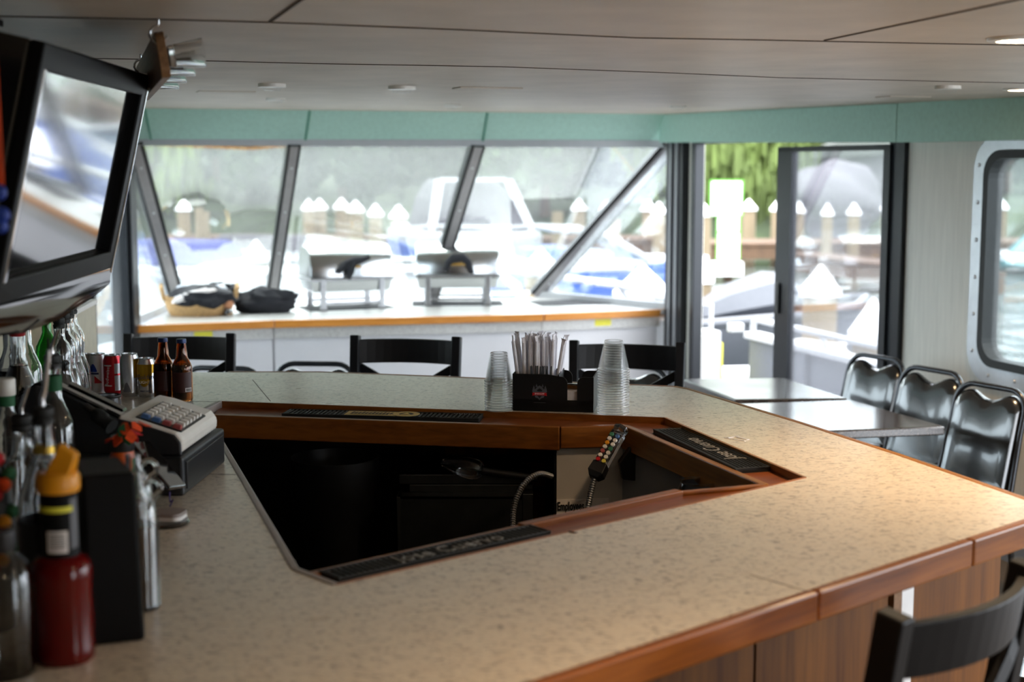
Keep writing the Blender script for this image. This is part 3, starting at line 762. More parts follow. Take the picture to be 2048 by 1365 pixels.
c1, c2 = G(1337, 866, TZ), G(1506, 946, TZ)
t, L_ = bar_mat('bar_mat', 'studded black bar mat with pale script in the right rail', c1, c2, .092, None, 'studs')
text('lettering', 'Jose Cuervo', .062, 'mat_ink', t, Matrix.Translation((.02, 0, .0118)) @ Matrix.Rotation(R(180), 4, 'Z'), .001, sx=.9)
t, L_ = bar_mat('bar_mat', 'long ribbed black bar mat with yellow logo panel in the back rail', G(572, 831, TZ), G(962, 841, TZ), .085, None, 'ribs')
xo = -L_ / 2 + L_ * .46
MB().prism([(-.085, -.032), (.075, -.032), (.075, .032), (-.085, .032)], .0115, .0125, Matrix.Translation((xo, 0, 0))).build('logo_panel', 'mat_yellow', t)
MB().lathe([(.022, .0125), (.04, .0125), (.04, .0135), (.022, .0135)], 28, Matrix.Translation((xo + .095, 0, 0)), True).build('logo_ring', 'mat_yellow', t)
MB().lathe([(0, .0118), (.041, .0118), (.041, .0126), (0, .0126)], 28, Matrix.Translation((xo + .095, 0, 0))).build('logo_disc', 'black_ink', t)
MB().prism([(-.015, -.012), (0, .016), (.015, -.012)], .0128, .0138, Matrix.Translation((xo + .095, 0, 0))).build('logo_mark', 'mat_yellow', t)
m = MB()                                   # the dark wordmark is too small in the photo to read: slanted strokes of its size
for k in range(12):
    x = xo - .07 + k * .0105; m.prism([(x, -.008), (x + .0062, -.008), (x + .0092, .012 + .006 * (k % 3 == 0)), (x + .003, .012 + .006 * (k % 3 == 0))], .0126, .0132)
m.box(xo - .07, xo + .045, -.02, -.016, .0126, .0132); m.build('wordmark', 'black_ink', t)
m = MB()
for k in range(10): m.box(L_ / 2 - .085 + k * .0072, L_ / 2 - .081 + k * .0072, .026, .034, .0118, .0124)
m.build('small_print', 'mat_ink', t)
# dried smear and chip on the counter
m = MB()
for a, b, wd in (((1455, 876), (1476, 873), .008), ((1472, 874), (1496, 880), .012), ((1450, 877), (1490, 883), .005)):
    p, q = G(*a), G(*b); p.z = q.z = BZ + .0006; m.bar(p, q, wd, .001)
tag(m.build('dried_smear', 'can_white'), 'dried pale smear on the right side of the bar top', 'smear')
p, q = G(1137, 1064), G(1153, 1067); p.z = q.z = BZ + .0008
tag(MB().bar(p, q, .006, .0015).build('wood_chip', 'brown_label'), 'small brown chip at the edge of the near rail', 'chip')
# ================================================================ window counter at the bow
WC = .78
wc = thing('window_counter', 'long white counter under the bow windows with an oak edge', 'counter', (0, 0, 0))
f0, f1, f2, f3 = [G(x, y, WC) for x, y in ((250, 652), (548, 641), (1086, 628), (1343, 618))]
MB().prism([(p.x, p.y) for p in (f0, f1, f2, f3, CR - T * .06, PR_ - BD * .02 - A * .05, PL_ + BD * .02 - A * .05, CL_ + T * .08)], WC - .035, WC).build('countertop', 'counter_laminate', wc)
for a, b in ((f0, f1), (f1, f2), (f2, f3)):
    d = (b - a).normalized(); n = Vector((d.y, -d.x, 0)); k = d * .003
    a2, b2 = a + n * .012 + k, b + n * .012 - k
    MB().bar((a2.x, a2.y, WC - .024), (b2.x, b2.y, WC - .024), .024, .05).build('edge_trim', 'oak_counter', wc, bev=.004)
    a3, b3 = a - n * .03 + k, b - n * .03 - k
    MB().bar((a3.x, a3.y, WC - .085), (b3.x, b3.y, WC - .085), .02, .075).build('apron', 'counter_laminate', wc)
    a4, b4 = a - n * .06 + k, b - n * .06 - k
    MB().bar((a4.x, a4.y, .33), (b4.x, b4.y, .33), .02, .66).build('front_panel', 'white_panel', wc)
for x0, x1, y in ((388, 425, 665), (1190, 1222, 642)):
    s, e_ = (f0, f1) if x0 < 600 else (f2, f3)
    d = (e_ - s).normalized(); n = Vector((d.y, -d.x, 0)); a, b = onplane(x0, y, s - n * .018, d), onplane(x1, y, s - n * .018, d)
    MB().bar((a.x, a.y, WC - .08), (b.x, b.y, WC - .08), .003, .045).build('sticker', 'yellow_sticker', wc)['label'] = 'bright yellow sticker'
# ---- chafing dishes
def chafer(label, loc, rz, style):
    t = thing('chafing_dish', label, 'chafing dish', loc, rz, 'roll top chafing dishes on the window counter')
    hl, hd = .30, .165; t.scale = (1, 1, 1.12)
    m = MB(); m.box(-hl, hl, -hd, hd, .17, .185); m.loft([[(-hl + .02, -hd + .02, .11), (hl - .02, -hd + .02, .11), (hl - .02, hd - .02, .11), (-hl + .02, hd - .02, .11)], [(-hl + .005, -hd + .005, .18), (hl - .005, -hd + .005, .18), (hl - .005, hd - .005, .18), (-hl + .005, hd - .005, .18)]])
    m.build('water_pan', 'steel', t, bev=.005)
    MB().box(-hl - .012, hl + .012, -hd - .012, hd + .012, .183, .196).build('rim', 'brushed_steel', t, bev=.004)
    n = 20; rings = []
    for x, k in ((-hl, .96), (-hl + .012, 1), (hl - .012, 1), (hl, .96)):
        rings.append([(x, -math.copysign(abs(math.cos(math.pi * i / n)) ** .62, math.cos(math.pi * i / n)) * hd * k, .2 + max(0, math.sin(math.pi * i / n)) ** .8 * .195 * k) for i in range(n + 1)])
    rt_ = MB().loft(rings).build('roll_top', 'steel', t, True)
    for sx in (-1, 1):
        for sy in (-1, 1):
            x, y = sx * (hl - .085), sy * (hd + .004)
            m = MB(); m.box(x - .019, x + .019, y - .004, y + .004, .0, .19); m.box(x - .024, x + .024, y - .012, y + .012, 0, .012); m.build('leg', 'brushed_steel', t, bev=.002)
    m = MB(); m.box(-hl + .06, hl - .06, -hd + .01, -hd + .016, .03, .045).box(-hl + .06, hl - .06, hd - .016, hd - .01, .03, .045); m.build('stretcher', 'brushed_steel', t)
    hz = .265; hy = -hd * .95 - .012
    MB().tube([(-.06, hy + .02, hz), (-.055, hy - .025, hz), (.055, hy - .025, hz), (.06, hy + .02, hz)], .008, 8).build('handle', 'brass', rt_, True)
    # black napkin knotted over the handle: a top level thing resting on it
    cl = thing('napkin', 'black napkin knotted on the handle of the %s chafing dish' % style, 'napkin', loc, rz, 'black napkins on the chafing dish handles')
    cl.scale = (1, 1, 1.12)
    m = MB()
    if style == 'left':
        m.tube([(-.12, hy - .05, hz - .035), (-.06, hy - .045, hz + .02), (0, hy - .045, hz + .035), (.06, hy - .045, hz + .045), (.11, hy - .05, hz + .06)], .02, 8, radii=[.012, .027, .032, .022, .014])
        m.tube([(-.02, hy - .055, hz + .03), (-.035, hy - .06, hz - .03), (-.045, hy - .055, hz - .075)], .02, 8, radii=[.03, .028, .012])
    else:
        m.tube([(-.09, hy - .05, hz - .045), (-.07, hy - .05, hz + .01), (-.035, hy - .045, hz + .04), (.035, hy - .045, hz + .045), (.075, hy - .05, hz + .01), (.105, hy - .05, hz - .06)], .02, 8, radii=[.012, .026, .028, .028, .026, .012])
    m.build('cloth', 'black_cloth', cl, True)
    MB().box(-.19, .19, -.1, .1, .0, .012).build('tray_insert', 'black_plastic', t, bev=.004) if False else None
    return t
pl = G(690, 617, WC); pl.y += .06
chafer('steel roll top chafing dish on the window counter beside the black bundle, turned sideways', (pl.x, pl.y, WC + .006), R(24) , 'left')
pr = G(914, 609, WC); pr.y += .05
chafer('steel roll top chafing dish on the window counter, the right one seen square on', (pr.x, pr.y, WC + .006), R(4), 'right')
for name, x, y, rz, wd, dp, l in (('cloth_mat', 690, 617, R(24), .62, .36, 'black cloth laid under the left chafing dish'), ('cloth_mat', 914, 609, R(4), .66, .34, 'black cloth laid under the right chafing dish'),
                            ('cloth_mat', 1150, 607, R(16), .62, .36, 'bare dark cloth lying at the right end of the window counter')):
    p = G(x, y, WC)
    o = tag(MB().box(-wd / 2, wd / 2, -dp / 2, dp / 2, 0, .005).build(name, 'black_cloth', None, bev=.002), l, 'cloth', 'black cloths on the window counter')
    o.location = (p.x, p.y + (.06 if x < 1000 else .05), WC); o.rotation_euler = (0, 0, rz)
# ---- basket with black cloth and packets
p = G(392, 634, WC)
bk = thing('basket', 'oval wicker basket lined with black cloth on the left end of the window counter', 'basket', (p.x, p.y + .13, WC), R(14))
def oval(rx, ry, prof): return [[(math.cos(2 * math.pi * k / 28) * rx * r, math.sin(2 * math.pi * k / 28) * ry * r, z) for k in range(28)] for r, z in prof]
MB().loft(oval(.245, .15, [(.8, 0), (.9, .05), (1, .12), (1.03, .125), (1.0, .13), (.93, .12), (.8, .03)])).build('body', 'wicker', bk, True)
for sx in (-1, 1):
    MB().tube([(sx * .235, -.05, .11), (sx * .25, -.045, .18), (sx * .253, 0, .205), (sx * .25, .045, .18), (sx * .235, .05, .11)], .013, 8).build('handle', 'wicker', bk, True)
def blob(c, r, amp, f, seed): return lambda d: 1 + amp * noise.noise(Vector((d.x, d.y, d.z)) * f + Vector((seed, 0, 0)))
ln = tag(MB().ell((0, 0, 0), (.23, .165, .085), 28, 16, None, blob(0, 0, .25, 2.2, 5)).build('liner_cloth', 'black_cloth', None, True), 'black cloth lining and draped over the wicker basket', 'cloth')
ln.location = (p.x + .02, p.y + .12, WC + .115); ln.rotation_euler = (0, 0, R(14))
for i, (x, y, Y, s, rx, ry, l) in enumerate(((388, 592, -.06, (.15, .03, .035), 14, -14, 'long white packet lying on the cloth in the basket'), (372, 581, .12, (.06, .03, .04), 0, 20, 'crumpled clear packet at the back of the basket'),
                                          (440, 583, .1, (.05, .02, .06), -40, 30, 'pale tilted packet at the right of the basket'))):
    q = P(x, y, p.y + .06 + Y)
    o = tag(MB().ell((0, 0, 0), s, 16, 10, None, blob(0, 0, .25, 2.5, i)).build('packet', 'paper_white' if i == 0 else 'film', None, True), l, 'packet', 'packets in the basket')
    o.location = q; o.rotation_euler = (R(rx), R(ry), R(14))
q = P(455, 573, p.y + .3)
o = tag(MB().ell((0, 0, 0), (.16, .06, .07), 20, 12, None, blob(0, 0, .5, 2.6, 11)).build('napkin_bundle', 'black_cloth', None, True), 'dark cloth heap behind the basket by the windscreen', 'cloth'); o.location = (q.x - .06, q.y, WC + .13)
q = G(528, 628, WC)
o = tag(MB().ell((0, 0, 0), (.21, .1, .1), 28, 14, None, blob(0, 0, .35, 2.6, 21)).build('cloth_bundle', 'black_cloth', None, True), 'black cloth bundle lying between the basket and the left chafing dish', 'cloth'); o.location = (q.x, q.y + .1, WC + .07); o.rotation_euler = (0, 0, R(10))
q = G(455, 632, WC)
jr = thing('cork_jar', 'small glass jar with a cork lid beside the basket', 'jar', (q.x, q.y + .03, WC))
MB().lathe([(0, 0), (.034, 0), (.036, .01), (.03, .03), (.032, .055), (.03, .055), (.028, .03), (0, .01)], 20).build('body', 'clear_glass', jr, True)
MB().lathe([(0, .045), (.03, .045), (.036, .065), (.036, .1), (0, .103)], 20).build('lid', 'cork', jr, True)
# ================================================================ stools and chairs
def xstool(label, loc, rz, group='bar stools with crossed backs', lean=.06, bow=.05):
    t = thing('bar_stool', label, 'bar stool', loc, rz, group)
    sy = -.2
    def bx(x): return sy - bow * (1 - (x / .2) ** 2)
    for sx in (-1, 1):
        m = MB(); m.bar((sx * .2, sy, .74), (sx * .205, sy - lean, 1.115), .036, .05, up=(0, 1, 0)); m.bar((sx * .2, sy, .745), (sx * .215, sy - .05, 0), .034, .04, up=(0, 1, 0)); m.build('back_post', 'black_paint', t, bev=.004)
        MB().bar((sx * .2, .18, .73), (sx * .21, .21, 0), .034, .034, up=(0, 1, 0)).build('front_leg', 'black_paint', t, bev=.004)
    def yl(z): return sy - lean * (z - .74) / .375
    n = 12; rings = []
    for i in range(n + 1):
        x = -.19 + .38 * i / n; b = -bow * (1 - (x / .2) ** 2)
        rings.append([(x, yl(1.0) + b - .011, 1.005), (x, yl(1.1) + b - .011, 1.098), (x, yl(1.1) + b + .011, 1.098), (x, yl(1.0) + b + .011, 1.005)])
    MB().loft(rings).build('top_rail', 'black_paint', t, bev=.003)
    for s_, o_ in ((1, .008), (-1, -.008)):
        pts = []
        for i in range(9):
            k = i / 8; x = s_ * (-.19 + .38 * k); z = .99 - .235 * k; pts.append((x, yl(z) - bow * .8 * (1 - (x / .2) ** 2) + o_, z))
        m = MB()
        for a, b in zip(pts, pts[1:]): m.bar(a, b, .034, .013, up=(0, 1, 0))
        m.build('cross_brace', 'black_paint', t)
    MB().prism(rr2(-.215, .215, -.2, .22, .06), .735, .77).build('seat', 'black_vinyl', t, bev=.012)
    for sx in (-1, 1): MB().bar((sx * .207, -.22, .32), (sx * .207, .2, .32), .022, .03).build('stretcher', 'black_paint', t)
    MB().bar((-.207, .2, .26), (.207, .2, .26), .022, .03).build('foot_rail', 'black_paint', t)
    return t
def rr2(x0, x1, y0, y1, r, n=5):
    out = []
    for cx, cy, a0 in ((x1 - r, y1 - r, 0), (x0 + r, y1 - r, 90), (x0 + r, y0 + r, 180), (x1 - r, y0 + r, 270)):
        for k in range(n + 1):
            a = R(a0 + 90 * k / n); out.append((cx + r * math.cos(a), cy + r * math.sin(a)))
    return out
def place_back(pxl, pxr, z=1.115, off=.26):
    """floor point and heading of a seat whose two back posts show at these pixels"""
    a, b = G(*pxl, z), G(*pxr, z); c = (a + b) / 2; d = (b - a).normalized(); n = Vector((-d.y, d.x, 0))
    return c, d, n
st0 = None
for i, (l, r_, lab) in enumerate((((262, 668), (457, 667), 'black cross back bar stool behind the two brown beer bottles'), ((717, 671), (908, 674), 'black cross back bar stool at the middle of the far side of the bar'),
                               ((1155, 681), (1355, 685), 'black cross back bar stool behind the straw caddy and tall cup stack'))):
    c, d, n = place_back(l, r_)
    loc = c - n * .26; loc.z = 0; rz = math.atan2(d.y, d.x) + math.pi
    st0 = xstool(lab, loc, rz) if i == 0 else dup(st0, loc, rz, lab)
# the near stool at the bottom right, seen from behind
a, b = G(1790, 1248, 1.1), G(2046, 1146, 1.1); d = (b - a).normalized(); n = Vector((-d.y, d.x, 0)); c = a + d * .205
xn = dup(st0, (0, 0, 0), 0, 'dark bar stool in the near right corner, seen from behind its curved back')
xn.location = (c.x + n.x * .26, c.y + n.y * .26, 0); xn.rotation_euler = (0, 0, math.atan2(d.y, d.x))
def banquet(label, loc, rz, group):
    t = thing('banquet_chair', label, 'chair', loc, rz, group)
    by = -.21
    def yb(z): return by - (z - .44) * .23
    pts = []
    hw = .185; top = .875; rr = .085
    def loop(w_, zt_, r_, z0, n=6):
        q = [(-w_ - .012, z0)] + [(-w_, .7)]
        for k in range(n + 1): a = math.pi - math.pi / 2 * k / n; q.append((-w_ + r_ + r_ * math.cos(a), zt_ - r_ + r_ * math.sin(a)))
        for k in range(n + 1): a = math.pi / 2 - math.pi / 2 * k / n; q.append((w_ - r_ + r_ * math.cos(a), zt_ - r_ + r_ * math.sin(a)))
        return q + [(w_, .7), (w_ + .012, z0)]
    lp = loop(hw, top, rr, .46)
    MB().tube([(x, yb(z), z) for x, z in lp], .0125, 10).build('back_frame', 'chair_frame', t, True)
    # padded back with a dipped top edge
    out = []
    n = 32
    for k in range(n + 1):
        x = -.172 + .344 * k / n; e_ = abs(x)
        z = .853 - .034 * (.5 + .5 * math.cos(math.pi * min(1, e_ / .118)))
        if e_ > .1: z -= .074 - math.sqrt(max(0, .074 ** 2 - (e_ - .1) ** 2))
        out.append((x, z))
    rings = []
    for dy, s_ in ((-.018, .96), (-.012, 1.0), (.006, 1.0), (.026, .94), (.032, .8)):
        ring = []
        for x, z in out: zz = .64 + (z - .64) * s_; ring.append((x * s_, yb(zz) + dy, zz))
        for x, z in reversed([(x, .475 + (.006 if abs(x) > .15 else 0)) for x, _ in out]): zz = .64 + (z - .64) * s_; ring.append((x * s_ * 1.03, yb(zz) + dy, zz))
        rings.append(ring)
    MB().loft(rings).build('backrest', 'black_vinyl', t, True)
    MB().prism(rr2(-.2, .2, -.2, .22, .07), .42, .475).build('seat', 'black_vinyl', t, bev=.018)
    for sx in (-1, 1):
        MB().tube([(sx * .197, yb(.47), .47), (sx * .2, by + .01, .4), (sx * .205, by - .02, .2), (sx * .21, by - .09, 0)], .0125, 8).build('back_leg', 'chair_frame', t, True)
        MB().tube([(sx * .2, by, .43), (sx * .2, .19, .42), (sx * .2, .2, .38), (sx * .205, .225, 0)], .0125, 8).build('front_leg', 'chair_frame', t, True)
    MB().tube([(-.203, .205, .22), (.203, .205, .22)], .009, 8).build('stretcher', 'chair_frame', t, True)
    return t
FZ = math.atan2(T.y, T.x)                       # chairs face away from the right wall
bq = None
for x, y, lab in ((1757, 715, 'black vinyl banquet chair standing before the sliding door'), (1868, 741, 'black vinyl banquet chair half behind the corner of the near table'), (1986, 774, 'black vinyl banquet chair under the rounded right window')):
    q = G(x, y, .875); loc = q - Vector((math.sin(R(119)), -math.cos(R(119)), 0)) * (.21 + .435 * .23); loc.z = 0
    rz = R(119)
    bq = banquet(lab, loc, rz, 'banquet chairs along the right wall') if bq is None else dup(bq, loc, rz, lab)
for x, y, rz, lab in ((628, 730, 176, 'low black chair between the left and middle bar stools'), (440, 739, 172, 'low black chair behind the left bar stool'), (1258, 735, 150, 'low black chair behind the right bar stool')):
    q = G(x, y, .875); loc = Vector((q.x + .28 * math.sin(R(rz)) * -1 * -1, q.y - .28, 0)) if False else Vector((q.x, q.y, 0)) - Vector((-math.sin(R(rz)), math.cos(R(rz)), 0)) * -.28
    dup(bq, loc, R(rz), lab, 'low black chairs before the window counter')
dup(bq, (1.49, 3.74, 0), R(92), 'chair at the right frame edge showing only the pale lit edge of its seat', 'chairs in the aisle')
# ---- two tables
def table(label, nr, fr_, fl_):
    nl = nr + (fl_ - fr_); c = (nr + fl_) / 2
    t = thing('dining_table', label, 'table', (c.x, c.y, 0), 0, 'stone look tables by the sliding door')
    loc = lambda p: (p.x - c.x, p.y - c.y)
    MB().prism([loc(p) for p in (nr, fr_, fl_, nl)], .713, .75).build('tabletop', 'granite_laminate', t, bev=.006)
    MB().lathe([(0, 0), (.25, 0), (.25, .012), (.06, .04), (.04, .06), (.035, .68), (.1, .712), (0, .712)], 24).build('pedestal', 'black_paint', t, True)
table('speckled stone look table nearer the bar, its corner by the middle wall chair', G(1890, 853, .75), G(1700, 800, .75), G(1470, 808, .75))
table('speckled stone look table farther away, just inside the open door', G(1695, 797, .75), G(1567, 756, .75), G(1362, 758, .75))
# ---- wall socket
p, v = W(1886, 925); so = thing('wall_socket', 'beige power socket low on the right wall between two chairs', 'socket', p, AXIS)
MB().box(-.008, 0, -.04, .04, -.06, .06).build('cover_plate', 'cream_panel', so, bev=.003)
MB().box(-.011, -.008, -.017, .017, .008, .04).box(-.011, -.008, -.017, .017, -.04, -.008).build('outlets', 'offwhite_plastic', so)
# ================================================================ television and what hangs above
zt = 2.005
ta, tb = G(66, 78, zt), G(281, 147, zt)
d = (tb - ta); d.z = 0; Wt = d.length; d.normalize(); nrm = Vector((d.y, -d.x, 0))        # nrm: towards the room
tlt = R(13)
dn = (Vector((0, 0, -1)) * math.cos(tlt) - nrm * math.sin(tlt)).normalized()              # down along the tilted screen
Mtv = Matrix(((d.x, dn.x, 0, ta.x), (d.y, dn.y, 0, ta.y), (d.z, dn.z, 0, ta.z), (0, 0, 0, 1)))
fn = d.cross(dn);  fn = fn if fn.dot(nrm) > 0 else -fn
for i in range(3): Mtv[i][2] = fn[i]
tv = thing('television', 'black flat screen television hung under the ceiling at the left, tilted down', 'television', (0, 0, 0))
H = .50
MB().box(0, Wt, 0, H - .05, -.08, -.004, Mtv).build('housing', 'gloss_black', tv, bev=.006)
MB().prism([(0, 0), (Wt, 0), (Wt, H - .03), (0, H - .03)], -.004, .022, Mtv, [[(.05, .05), (Wt - .045, .05), (Wt - .045, H - .075), (.05, H - .075)]]).build('bezel', 'matt_black', tv, bev=.004)
MB().box(.045, Wt - .04, .045, H - .07, -.003, .003, Mtv).build('screen', 'tv_screen', tv) if 'tv_screen' in MATS else None
MB().bar(Mtv @ Vector((Wt + .003, -.004, .01)), Mtv @ Vector((Wt + .003, H - .02, .01)), .008, .03, up=fn).build('edge_strip', 'chrome', tv, bev=.002)
MB().bar(Mtv @ Vector((.03, .045, .021)), Mtv @ Vector((.03, H - .07, .021)), .014, .006, up=fn).build('edge_strip', 'chrome', tv, bev=.002)
rings = []
for x in (0, Wt * .3, Wt * .6, Wt * .9, Wt):
    k = math.sin(math.pi * min(.999, max(.001, x / Wt))) ; dz = .03 * k
    rings.append([(x, H - .032, .022), (x, H + .005, .026), (x, H + .03 + dz, .008), (x, H + .035 + dz, -.04), (x, H - .04, -.06), (x, H - .032, -.003)])
MB().loft(rings, Mtv).build('speaker_chin', 'gloss_black', tv, True)
bk_ = Mtv @ Vector((Wt * .45, .2, -.08))
m = MB(); m.tube([(bk_.x, bk_.y, bk_.z), (bk_.x - nrm.x * .1, bk_.y - nrm.y * .1, bk_.z + .05), (bk_.x - nrm.x * .1, bk_.y - nrm.y * .1, zc(bk_) - .012)], .025, 12)
cz = zc(bk_); m.box(bk_.x - nrm.x * .1 - .04, bk_.x - nrm.x * .1 + .04, bk_.y - .04, bk_.y + .04, cz - .012, cz); m.build('mount', 'black_paint', tv, True)
# shot glass board on two hooks
h1, h2 = CG(316, 36), CG(281, 108)
bd = (h2 - h1); bd.z = 0; bl = bd.length; bd.normalize(); bn = Vector((bd.y, -bd.x, 0))
e0 = G(318, 62, 2.036); e0 = P(318, 62, h1.y - .01)
far_ = P(266, 224, h2.y + (h2.y - h1.y) * .12)
blen = (Vector((far_.x, far_.y, 0)) - Vector((e0.x, e0.y, 0))).length
zt0, zb0 = e0.z, P(300, 156, h1.y).z
brd = thing('serving_board', 'wooden shot glass board hanging on two hooks from the ceiling', 'serving board', (e0.x, e0.y, 0), math.atan2(bd.y, bd.x))
hgt = zt0 - zb0
Mb = Matrix.Translation((0, 0, zt0)) @ Matrix.Rotation(R(-8), 4, 'X')
MB().prism([(q[0], q[1]) for q in rr2(0, blen, -hgt, 0, .022)], -.009, .009, Mb @ Matrix.Rotation(R(90), 4, 'X')).build('plank', 'board_wood', brd, bev=.002)
MB().prism([(q[0], q[1]) for q in rr2(.02, blen - .02, -hgt + .022, -.03, .01)], .0095, .014, Mb @ Matrix.Rotation(R(90), 4, 'X')).build('glass_holder', 'black_plastic', brd)
gl0 = None
for i, k in enumerate((.06, .33, .6, .87)):
    Mg_ = Matrix.Translation((e0.x, e0.y, 0)) @ Matrix.Rotation(math.atan2(bd.y, bd.x), 4, 'Z') @ Mb @ Matrix.Translation((blen * k, -.015, -hgt * .52)) @ Matrix.Rotation(R(90), 4, 'X')
    lab = ('shot glass on the hanging board, the nearest', 'shot glass on the hanging board, second from the near end', 'shot glass on the hanging board, third from the near end', 'shot glass on the hanging board, the farthest')[i]
    if gl0 is None:
        gl0 = tag(MB().lathe([(0, 0), (.022, 0), (.03, .07), (.028, .07), (.02, .012), (0, .012)], 24).build('shot_glass', 'clear_glass', None, True), lab, 'shot glass', 'shot glasses on the hanging board'); g_ = gl0
    else: g_ = dup(gl0, None, None, lab)
    g_.matrix_world = Mg_
for h, l, t_ in ((h1, 'bent steel ceiling hook holding the near end of the board', 0), (h2, 'bent steel ceiling hook holding the far end of the board', bl)):
    b_ = h.z; q = zt0 - (.0 if t_ == 0 else .0)
    pts = [(h.x, h.y, b_), (h.x, h.y, b_ - .012)]
    for k in range(7):
        a = R(100 + 30 * k); pts.append((h.x + bn.x * (.017 * math.cos(a)) - bn.x * .0, h.y + bn.y * .017 * math.cos(a), b_ - .032 + .017 * math.sin(a)))
    pts.append((h.x + bn.x * .017, h.y + bn.y * .017, b_ - .035))
    tag(MB().tube(pts, .0028, 8).build('ceiling_hook', 'steel', None, True), l, 'hook', 'ceiling hooks')
# coloured hanging piece at the left frame edge
Yh = 2.05
hd_ = thing('hanging_pennant', 'orange and blue hanging pennant cut off by the left frame edge', 'pennant', (0, 0, 0))
a, b = P(-6, 185, Yh), P(-4, 372, Yh)
MB().loft([[(a.x - .07, Yh, a.z + .2), (a.x + .0, Yh, a.z + .2), (a.x + .0, Yh + .004, a.z + .2), (a.x - .07, Yh + .004, a.z + .2)], [(b.x - .06, Yh, b.z), (b.x + .008, Yh, b.z), (b.x + .008, Yh + .004, b.z), (b.x - .06, Yh + .004, b.z)]]).build('banner', 'orange_cloth', hd_)
for x, y in ((-2, 385), (4, 430), (0, 452)):
    q = P(x, y, Yh); MB().ell(q, (.012, .01, .012), 12, 8).build('bead', 'blue_ink', hd_, True)
MB().tube([P(-6, 372, Yh), P(-4, 455, Yh)], .002, 6).build('cord', 'black_plastic', hd_)
# ================================================================ cans and bottles on the left of the bar
def can_body(mb, r, h):
    return mb.lathe([(0, .004), (r * .78, .0), (r * .98, .009), (r, .014), (r, h - .016), (r * .84, h - .003), (r * .84, h)], 32)
def can(label, loc, r, h, mat, rz=0):
    t = thing('beer_can', label, 'can', loc, rz, 'drink cans in a row on the bar')
    can_body(MB(), r, h).build('body', mat, t, True)
    ld_ = MB().lathe([(r * .84, h - .001), (r * .85, h + .002), (r * .8, h + .002), (r * .78, h - .006), (0, h - .005)], 28).build('lid', 'steel', t, True)
    MB().box(-.009, .009, -.02, .004, h - .005, h - .003).build('pull_tab', 'steel', ld_)
    return t
def wrap(r, a0, a1, z0, z1, n=14, th=.0004, shape=None):
    m = MB(); rg = []
    for i in range(n + 1):
        k = i / n; a = R(a0 + (a1 - a0) * k); lo, hi = (z0, z1) if shape is None else shape(k)
        rg.append([(math.sin(a) * rr, -math.cos(a) * rr, z) for rr, z in ((r + th, lo), (r + th, hi), (r, hi), (r, lo))])
    return m.loft(rg)
def Mcan(r, az, z): return Matrix.Rotation(R(az), 4, 'Z') @ Matrix.Translation((0, -r - .0006, z)) @ Matrix.Rotation(R(90), 4, 'X')
def canpos(x, y): return G(x, y, BZ)
r_ = .0288
t = can('half hidden pale pink can with a brown grained lower half, leftmost in the row', canpos(168, 782), r_, .118, 'can_white')
wrap(r_, -170, 170, .012, .06, 24).build('lower_band', 'board_wood', t, True)
t = can('white can with a blue ribbon emblem and a red shape', canpos(197, 783), r_, .120, 'can_white')
wrap(r_, -40, 12, .062, .09, shape=lambda k: (.066, .066 + .026 * math.sin(math.pi * min(1, k * .9 + .05)))).build('ribbon', 'blue_ink', t, True)
wrap(r_, -38, 22, .058, .064).build('ribbon_tail', 'navy_ink', t, True)
wrap(r_, -5, 38, .026, .05, shape=lambda k: (.03, .054 - k * .02)).build('red_mark', 'red_paint', t, True)
t = can('red can with white lettering in a bow tie outline', canpos(227, 787), r_, .122, 'can_red')
text('lettering', 'Budweiser', .0165, 'white_ink', t, Matrix.Rotation(R(-18), 4, 'Z') @ Matrix.Translation((0, -r_ - .0006, .06)) @ Matrix.Rotation(R(90), 4, 'X') @ Matrix.Rotation(R(84), 4, 'Z'), .0003)
for za, zb_ in ((.026, .03), (.09, .094)):
    wrap(r_, -44, 8, za, zb_).build('outline', 'white_ink', t, True)
wrap(r_, 26, 70, .066, .098).build('white_panel', 'can_white', t, True); wrap(r_, 26, 70, .012, .06).build('white_panel', 'can_white', t, True)
t = can('plain silver can taller than its neighbours', canpos(261, 792), .0297, .132, 'can_silver')
wrap(.0297, -30, 20, .02, .05, shape=lambda k: (.016, .016 + .03 * math.sin(math.pi * k))).build('grey_mark', 'grey_plastic', t, True)
wrap(.0297, 40, 75, .06, .118).build('gold_band', 'can_gold', t, True)
t = can('gold and silver can with blue script, next to the brown bottles', canpos(294, 793), r_, .119, 'can_silver')
wrap(r_, -95, 95, .076, .1036, 24).build('gold_top', 'can_gold', t, True)
wrap(r_, -52, 52, .03, .076, 22, shape=lambda k: (.034 + .04 * abs(2 * k - 1) ** 2.2, .0762)).build('gold_shield', 'can_gold', t, True)
text('lettering', 'Golden', .021, 'navy_ink', t, Mcan(r_, 2, .064), .0003, bend=r_, shear=.25)
text('lettering', 'LIGHT', .0125, 'white_ink', t, Mcan(r_, 2, .048), .0003, bend=r_)
text('lettering', 'CRAFT BEER', .006, 'navy_ink', t, Mcan(r_, 2, .02), .0003, bend=r_)
def lathe_bottle(prof, wall_=.0025):
    """outer profile -> closed glass wall"""
    inner_ = [(max(.0008, r - wall_), z) for r, z in reversed(prof)]
    inner_ = [(r, max(z, prof[0][1] + .004)) for r, z in inner_]
    return [(0, prof[0][1])] + list(prof) + inner_ + [(0, prof[0][1] + .004)]
def fill(prof, level, wall_=.0032):
    pts = [(max(.0006, r - wall_), max(z, prof[0][1] + .0048)) for r, z in prof if z < level]
    r_top = pts[-1][0]
    return [(0, pts[0][1])] + pts + [(r_top, level), (0, level)]
BP = [(.029, 0), (.031, .006), (.031, .098), (.030, .108), (.024, .122), (.0175, .134), (.0165, .15), (.0135, .178), (.0142, .181), (.0142, .186)]
